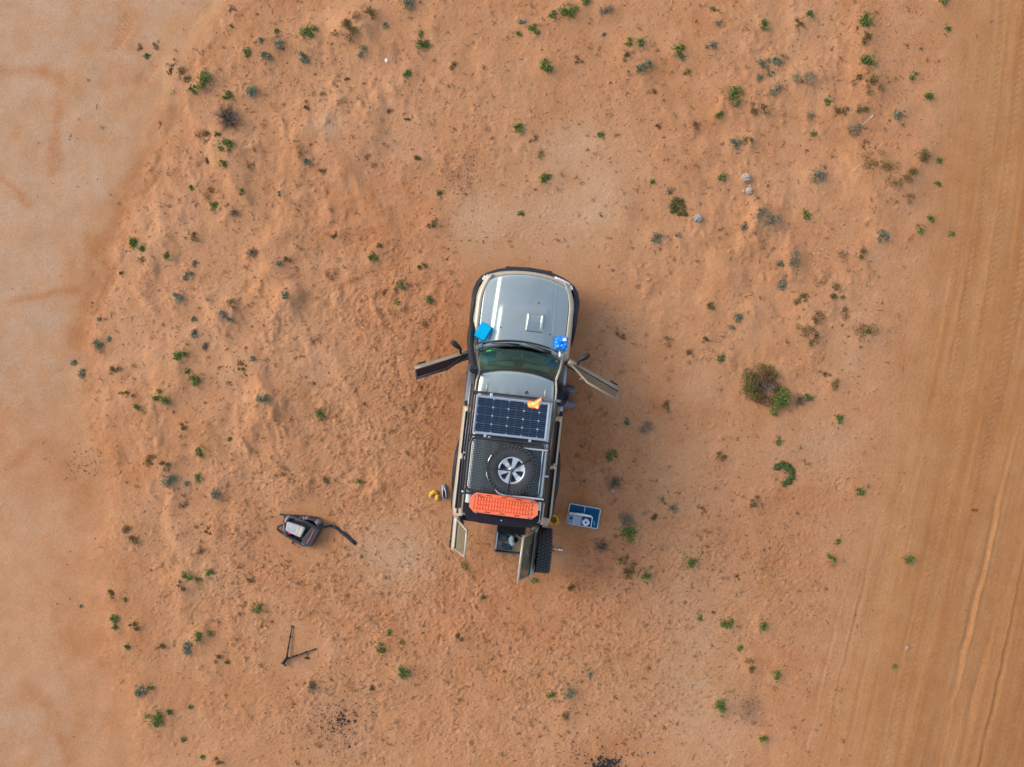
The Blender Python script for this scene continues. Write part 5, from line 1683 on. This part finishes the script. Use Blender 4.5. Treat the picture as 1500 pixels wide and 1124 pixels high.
for i, (px, py, r, k) in enumerate(plants):
    rnd = random.Random(1000 + i)
    R = r / PXM * (1.3 if k in 'odp' else 1.05) * (0.85 if r < 5.5 else 1)
    x, y = W(px, py)
    z = gz(x, y) - 0.006
    name, cat, _ = LOOK[k]
    lab = PLABEL[i][1]
    fol, stm_ = MB(), MB()
    if k in 'gb':
        n = int(36 + 300 * min(1, (R / 0.17) ** 2))
        add_raw(fol, *leaves(rnd, clump_points(rnd, R * 1.05, n, 0.75), 0.040 if k == 'g' else 0.034, (3, 3, 2), 0.5))
    elif k == 'p':
        n = int(70 + 220 * min(1, (R / 0.17) ** 2))
        add_raw(fol, *leaves(rnd, clump_points(rnd, R * 1.1, n, 0.7), 0.030, (2, 3, 3), 0.4))
    elif k == 'y':
        add_raw(fol, *leaves(rnd, clump_points(rnd, R * 1.1, 60, 0.6), 0.032, (2, 3, 2), 0.4))
    elif k == 'o':
        lob = []
        for _ in range(rnd.randint(4, 7)):
            q = rnd.uniform(0, 6.283)
            d = rnd.uniform(0.2, 0.9) * R
            lob.append((math.cos(q) * d, math.sin(q) * d * 0.75, R * rnd.uniform(0.18, 0.42)))
        n = int(70 + 260 * min(1, (R / 0.25) ** 2))
        add_raw(fol, *leaves(rnd, clump_points(rnd, R, n, 0.45, lob, 0.1), 0.026, (3, 3, 2), 0.3, 1.6))
        twigs(rnd, stm_, R, 5, 0.2, 0.004, 1)
    elif k == 'd':
        lob = [(rnd.uniform(-.7, .7) * R, rnd.uniform(-.5, .5) * R, R * rnd.uniform(0.25, 0.45)) for _ in range(5)]
        add_raw(fol, *leaves(rnd, clump_points(rnd, R, int(50 + 120 * min(1, R / 0.2)), 0.4, lob, 0.1), 0.024, (3, 2, 3), 0.3, 2.4))
        twigs(rnd, stm_, R, 4, 0.3, 0.003, 1)
    else:
        twigs(rnd, fol, R, int(26 + R * 260), 0.6, 0.0045)
    if r >= 6 and k != 't':
        t = thing(name, lab, cat, (x, y, z), rnd.uniform(0, 6.28), GROUPS[k])
        fol.build('foliage', LEAF[k], t)
        if not stm_.v:
            twigs(rnd, stm_, R * 0.8, 5, 0.6, 0.005, 1)
        stm_.build('stem', stemm, t)
    else:
        o = fol.build(name, LEAF[k])
        o.location = (x, y, z)
        o.rotation_euler = (0, 0, rnd.uniform(0, 6.28))
        tag(o, lab, cat, GROUPS[k])

# the big mixed bush: olive on the left, tan on top, dead wood in the middle, fresh green at its lower right
rnd = random.Random(7)
bx, by_ = W(1115, 565)
bz = gz(bx, by_)
bush = thing('large_bush', 'largest bush in view, olive and tan with dead twigs in its middle', 'bush', (bx, by_, bz))


def bl(px, py, r):
    x, y = W(px, py)
    return (x - bx, y - by_, r / PXM)


for nm, kind, lobs, n, sz in (('olive_foliage', 'o', [bl(1096, 560, 13), bl(1098, 575, 13), bl(1094, 548, 10), bl(1107, 580, 11), bl(1112, 540, 10), bl(1122, 541, 9), bl(1128, 552, 8)], 1800, 0.030),
                              ('tan_foliage', 'd', [bl(1110, 556, 11), bl(1122, 555, 9), bl(1120, 586, 10), bl(1135, 567, 8), bl(1112, 585, 8), bl(1130, 548, 8)], 1100, 0.028),
                              ('green_foliage', 'g', [bl(1143, 578, 12), bl(1136, 590, 11), bl(1146, 588, 9), bl(1131, 604, 6)], 1000, 0.036),
                              ('left_green_foliage', 'g', [bl(1092, 552, 7), bl(1099, 565, 9), bl(1090, 570, 7), bl(1104, 572, 6)], 520, 0.032)):
    b = MB()
    add_raw(b, *leaves(rnd, clump_points(rnd, 0.3, n, 1.2, lobs, 0.45), sz, (3, 3, 2), 0.5, 1.7))
    b.build(nm.replace('left_', ''), LEAF[kind], bush)
b = MB()
twigs(rnd, b, 0.24, 90, 1.3, 0.006)
d_ = b.build('dead_branches', LEAF['t'], bush)
d_.location = (0.0 / PXM, 0.0, 0.03)
# the dead twiggy bush top left
x, y = W(336, 176)
tw = thing('twiggy_bush', 'rounded dead twiggy bush of grey-brown branches near the upper left clay edge', 'bush', (x, y, gz(x, y)))
b = MB()
twigs(rnd, b, 0.25, 170, 0.9, 0.006)
b.build('twig_crown', LEAF['t'], tw)
b = MB()
add_raw(b, *leaves(rnd, clump_points(rnd, 0.25, 200, 0.7), 0.024, (1, 3, 2), 0.3))
b.build('dry_leaves', LEAF['d'], tw)


# flat green mats
def mat_plant(px, py, lobs, n, label, m):
    x, y = W(px, py)
    b = MB()
    L_ = [((a - px) / PXM, -(c - py) / PXM, r / PXM) for a, c, r in lobs]
    add_raw(b, *leaves(random.Random(int(px)), clump_points(random.Random(int(py)), 0.2, int(n * 1.5), 0.10, L_, 0.0), 0.030, (3, 3, 1), 2.0, 1.4))
    t = thing('mat_plant', label, 'plant', (x, y, gz(x, y) - 0.002), 0, 'flat mat plants')
    b.build('foliage', m, t)
    b = MB()
    twigs(random.Random(4), b, 0.12, 6, 0.05, 0.004, 1)
    b.build('stem', stemm, t)


matg = leafmat('mat', [(0.115, 0.165, 0.055), (0.140, 0.195, 0.066), (0.165, 0.215, 0.080)])
mat_plant(1149, 693, [(1139, 684, 6), (1146, 682, 6), (1153, 684, 7), (1159, 690, 6), (1160, 698, 6), (1155, 705, 6), (1149, 709, 5), (1135, 686, 3)], 900, 'flat crescent-shaped dark green mat plant on bare sand right of the wagon', matg)
mat_plant(993, 306, [(985, 302, 6), (990, 295, 7), (998, 297, 6), (1001, 305, 5), (1003, 314, 5), (995, 314, 5), (986, 309, 6), (992, 305, 4)], 420, 'flat olive-green mat plant with a bare middle left of the round grey stone',
          leafmat('olive_mat', [(0.130, 0.125, 0.036), (0.150, 0.150, 0.042), (0.100, 0.130, 0.040)]))
# the pale flower stalk
x, y = W(1258, 187)
fs = thing('flower_stalk', 'thin pale stalk with white flower heads leaning beside a silvery shrub', 'flower', (x, y, gz(x, y)))
xe, ye = W(1267, 178)
MB().tube([(0, 0, 0), ((xe - x) * 0.5, (ye - y) * 0.5, 0.14), (xe - x, ye - y, 0.22)], [0.008, 0.007, 0.005], 5).build('stalk', mat('pale_stalk', (0.45, 0.38, 0.30), 0.7), fs)
for k in (0.8, 1.0, 1.08):
    MB().blob(((xe - x) * k, (ye - y) * k, 0.215), (0.014, 0.014, 0.014), int(k * 10), 0.2, 8, 6).build('flower_head', mat('white_petals', (0.55, 0.48, 0.40), 0.7), fs)

# ------------------------------------------------------------------ loose crumbs of sand (uncountable)
def crumbs():
    r = np.random.RandomState(31)
    V, F, n = [], [], 0
    while n < 10000:
        x, y = r.uniform(-10.6, 10.6), r.uniform(-8.1, 8.1)
        i, j = np.searchsorted(gx, x), np.searchsorted(gy, y)
        if r.rand() > (0.04 + 0.6 * foot[j, i] + 0.6 * grav[j, i]) * (1 - 0.9 * clay[j, i]) * (1 - 0.8 * road[j, i]) or flat[j, i] > 0.85 and r.rand() < 0.6:
            continue
        n += 1
        s_ = r.choice([0.008, 0.011, 0.015, 0.021], p=[.35, .32, .22, .11]) * r.uniform(0.8, 1.25)
        z = gz(x, y)
        k = len(V)
        a0 = r.uniform(0, 6.28)
        for q in range(5):
            f_ = r.uniform(.7, 1.15)
            V.append((x + s_ * f_ * math.cos(a0 + q * 1.257), y + s_ * f_ * math.sin(a0 + q * 1.257), z + s_ * 0.1))
        V.append((x + r.uniform(-.4, .4) * s_, y + r.uniform(-.4, .4) * s_, z + s_ * r.uniform(0.6, 1.0)))
        F += [(k + q, k + (q + 1) % 5, k + 5) for q in range(5)]
    b = MB()
    b.v, b.f, b.mi, b.sm = V, F, [int(q) for q in np.repeat(r.randint(0, 3, n), 5)], [False] * len(F)
    o = b.build('sand_crumbs', [mat('crumb_orange', (0.40, 0.20, 0.105), 0.95), mat('crumb_brown', (0.30, 0.155, 0.085), 0.95), mat('crumb_pale', (0.37, 0.20, 0.115), 0.95)])
    o['kind'] = 'stuff'
    o['label'] = 'loose crumbs of red sand thrown up around the camp'


crumbs()
# ------------------------------------------------------------------ uncountable litter: twigs, grit, low cover, charcoal
rs = np.random.RandomState(9)


def dens(px, py):
    d = 0.05
    for cx, cy, rx, ry, w_ in ((460, 840, 150, 120, 1.0), (620, 620, 110, 110, 0.8), (490, 1060, 80, 70, 1.0), (900, 1000, 260, 130, 0.6), (420, 420, 260, 240, 0.6), (560, 130, 300, 150, 0.5),
                               (1080, 160, 220, 200, 0.5), (1060, 780, 200, 130, 0.6), (900, 600, 100, 150, 0.5), (330, 700, 120, 150, 0.6), (1200, 470, 90, 130, 0.5), (1280, 80, 80, 100, 0.4), (700, 950, 200, 120, 0.6)):
        d += w_ * math.exp(-(((px - cx) / rx) ** 2 + ((py - cy) / ry) ** 2))
    return d


def grid_mask(arr, x, y):
    return arr[min(max(np.searchsorted(gy, y), 0), NY - 1), min(max(np.searchsorted(gx, x), 0), NX - 1)]


def scatter(n, seed, clayk=0.15, roadk=0.12, margin=60):
    r = random.Random(seed)
    out = []
    while len(out) < n:
        px, py = r.uniform(-margin, 1500 + margin), r.uniform(-margin, 1124 + margin)
        x, y = W(px, py)
        if grid_mask(flat, x, y) > 0.6:
            continue
        w_ = dens(px, py)
        w_ *= (1 - (1 - clayk) * grid_mask(clay, x, y)) * (1 - (1 - roadk) * grid_mask(road, x, y))
        if r.random() < w_:
            out.append((x, y, px, py))
    return out, r


pts, r = scatter(3600, 3)
b = MB()
for (x, y, px, py) in pts:
    z = gz(x, y)
    q = r.uniform(0, 6.28)
    L_ = r.choice((0.03, 0.04, 0.05, 0.06, 0.09)) * r.uniform(0.7, 1.3)
    d = Vector((math.cos(q), math.sin(q), 0)) * L_
    m = Vector((x, y, z + 0.008))
    bend = Vector((-d.y, d.x, 0)) * r.uniform(-.3, .3)
    b.tube([m - d * 0.5, m + bend + Vector((0, 0, r.uniform(0, 0.012))), m + d * 0.5], [0.0045, 0.005, 0.003], 3, mi=r.randrange(3), smooth=False)
o = b.build('twig_litter', [mat('litter_dark', (0.050, 0.030, 0.020), 0.9), mat('litter_brown', (0.10, 0.055, 0.030), 0.9), mat('litter_tan', (0.22, 0.13, 0.08), 0.9)])
o['kind'] = 'stuff'
o['label'] = 'fine dark twig litter strewn over the red sand'

b = MB()
pts, r = scatter(2300, 4, 0.2, 0.25)
extra = []
for cx, cy, sx, sy, n in ((675, 262, 14, 14, 160), (690, 225, 8, 16, 60), (120, 682, 16, 14, 110), (1098, 1038, 12, 15, 90)):
    for _ in range(n):
        px, py = r.gauss(cx, sx), r.gauss(cy, sy)
        extra.append((*W(px, py), px, py))
for (x, y, px, py) in pts + extra:
    s = r.choice((0.006, 0.008, 0.010, 0.014)) * r.uniform(0.8, 1.3)
    z = gz(x, y) + s * 0.3
    V = [(x + s * math.cos(q) * r.uniform(.7, 1.1), y + s * math.sin(q) * r.uniform(.7, 1.1), z) for q in (0.3, 1.6, 2.8, 4.0, 5.2)] + [(x + r.uniform(-.3, .3) * s, y, z + s * 0.9)]
    k = r.randrange(3)
    b.add(V, [(0, 1, 5), (1, 2, 5), (2, 3, 5), (3, 4, 5), (4, 0, 5)], k)
o = b.build('pebbles', [mat('pebble_red', (0.20, 0.095, 0.06), 0.9), mat('pebble_dark', (0.12, 0.065, 0.045), 0.9), mat('pebble_tan', (0.33, 0.19, 0.12), 0.9)])
o['kind'] = 'stuff'
o['label'] = 'small reddish pebbles and grit scattered on the sand'

b = MB()
pts, r = scatter(760, 5, 0.05, 0.05)
for (x, y, px, py) in pts:
    z = gz(x, y)
    R = r.uniform(0.03, 0.085)
    k = r.choices((0, 3), (1, 2))[0]
    V, F, M = leaves(r, clump_points(r, R, r.randint(12, 34), 0.45, None, 0.0), 0.022, (3, 3, 2), 0.3, 2.2)
    add_raw(b, [p + Vector((x, y, z)) for p in V], F, [m + k for m in M])
o = b.build('ground_cover', LEAF['o'] + LEAF['d'])
o['kind'] = 'stuff'
o['label'] = 'sparse low dry ground cover dotted over the sand'

b = MB()
r = random.Random(8)
for cx, cy, sx, sy, n, big in ((886, 1122, 11, 5, 90, 1.0), (885, 1108, 32, 16, 60, 0.55), (492, 1062, 22, 26, 110, 0.45), (502, 1056, 8, 7, 40, 0.7), (845, 1095, 14, 14, 20, 0.5), (855, 1035, 14, 12, 14, 0.5)):
    for _ in range(n):
        px, py = r.gauss(cx, sx), r.gauss(cy, sy)
        x, y = W(px, py)
        s = 0.024 * big * r.uniform(0.5, 1.4)
        b.box((x, y, gz(x, y) + s * 0.4), (s * r.uniform(0.8, 2.2), s, s), Matrix.Rotation(r.uniform(0, 3.1), 3, 'Z') @ Matrix.Rotation(r.uniform(-.5, .5), 3, 'X'))
o = b.build('charcoal', mat('charcoal', (0.018, 0.016, 0.018), 0.9, 0, 0.3, 30))
o['kind'] = 'stuff'
o['label'] = 'black charcoal bits from an old campfire'
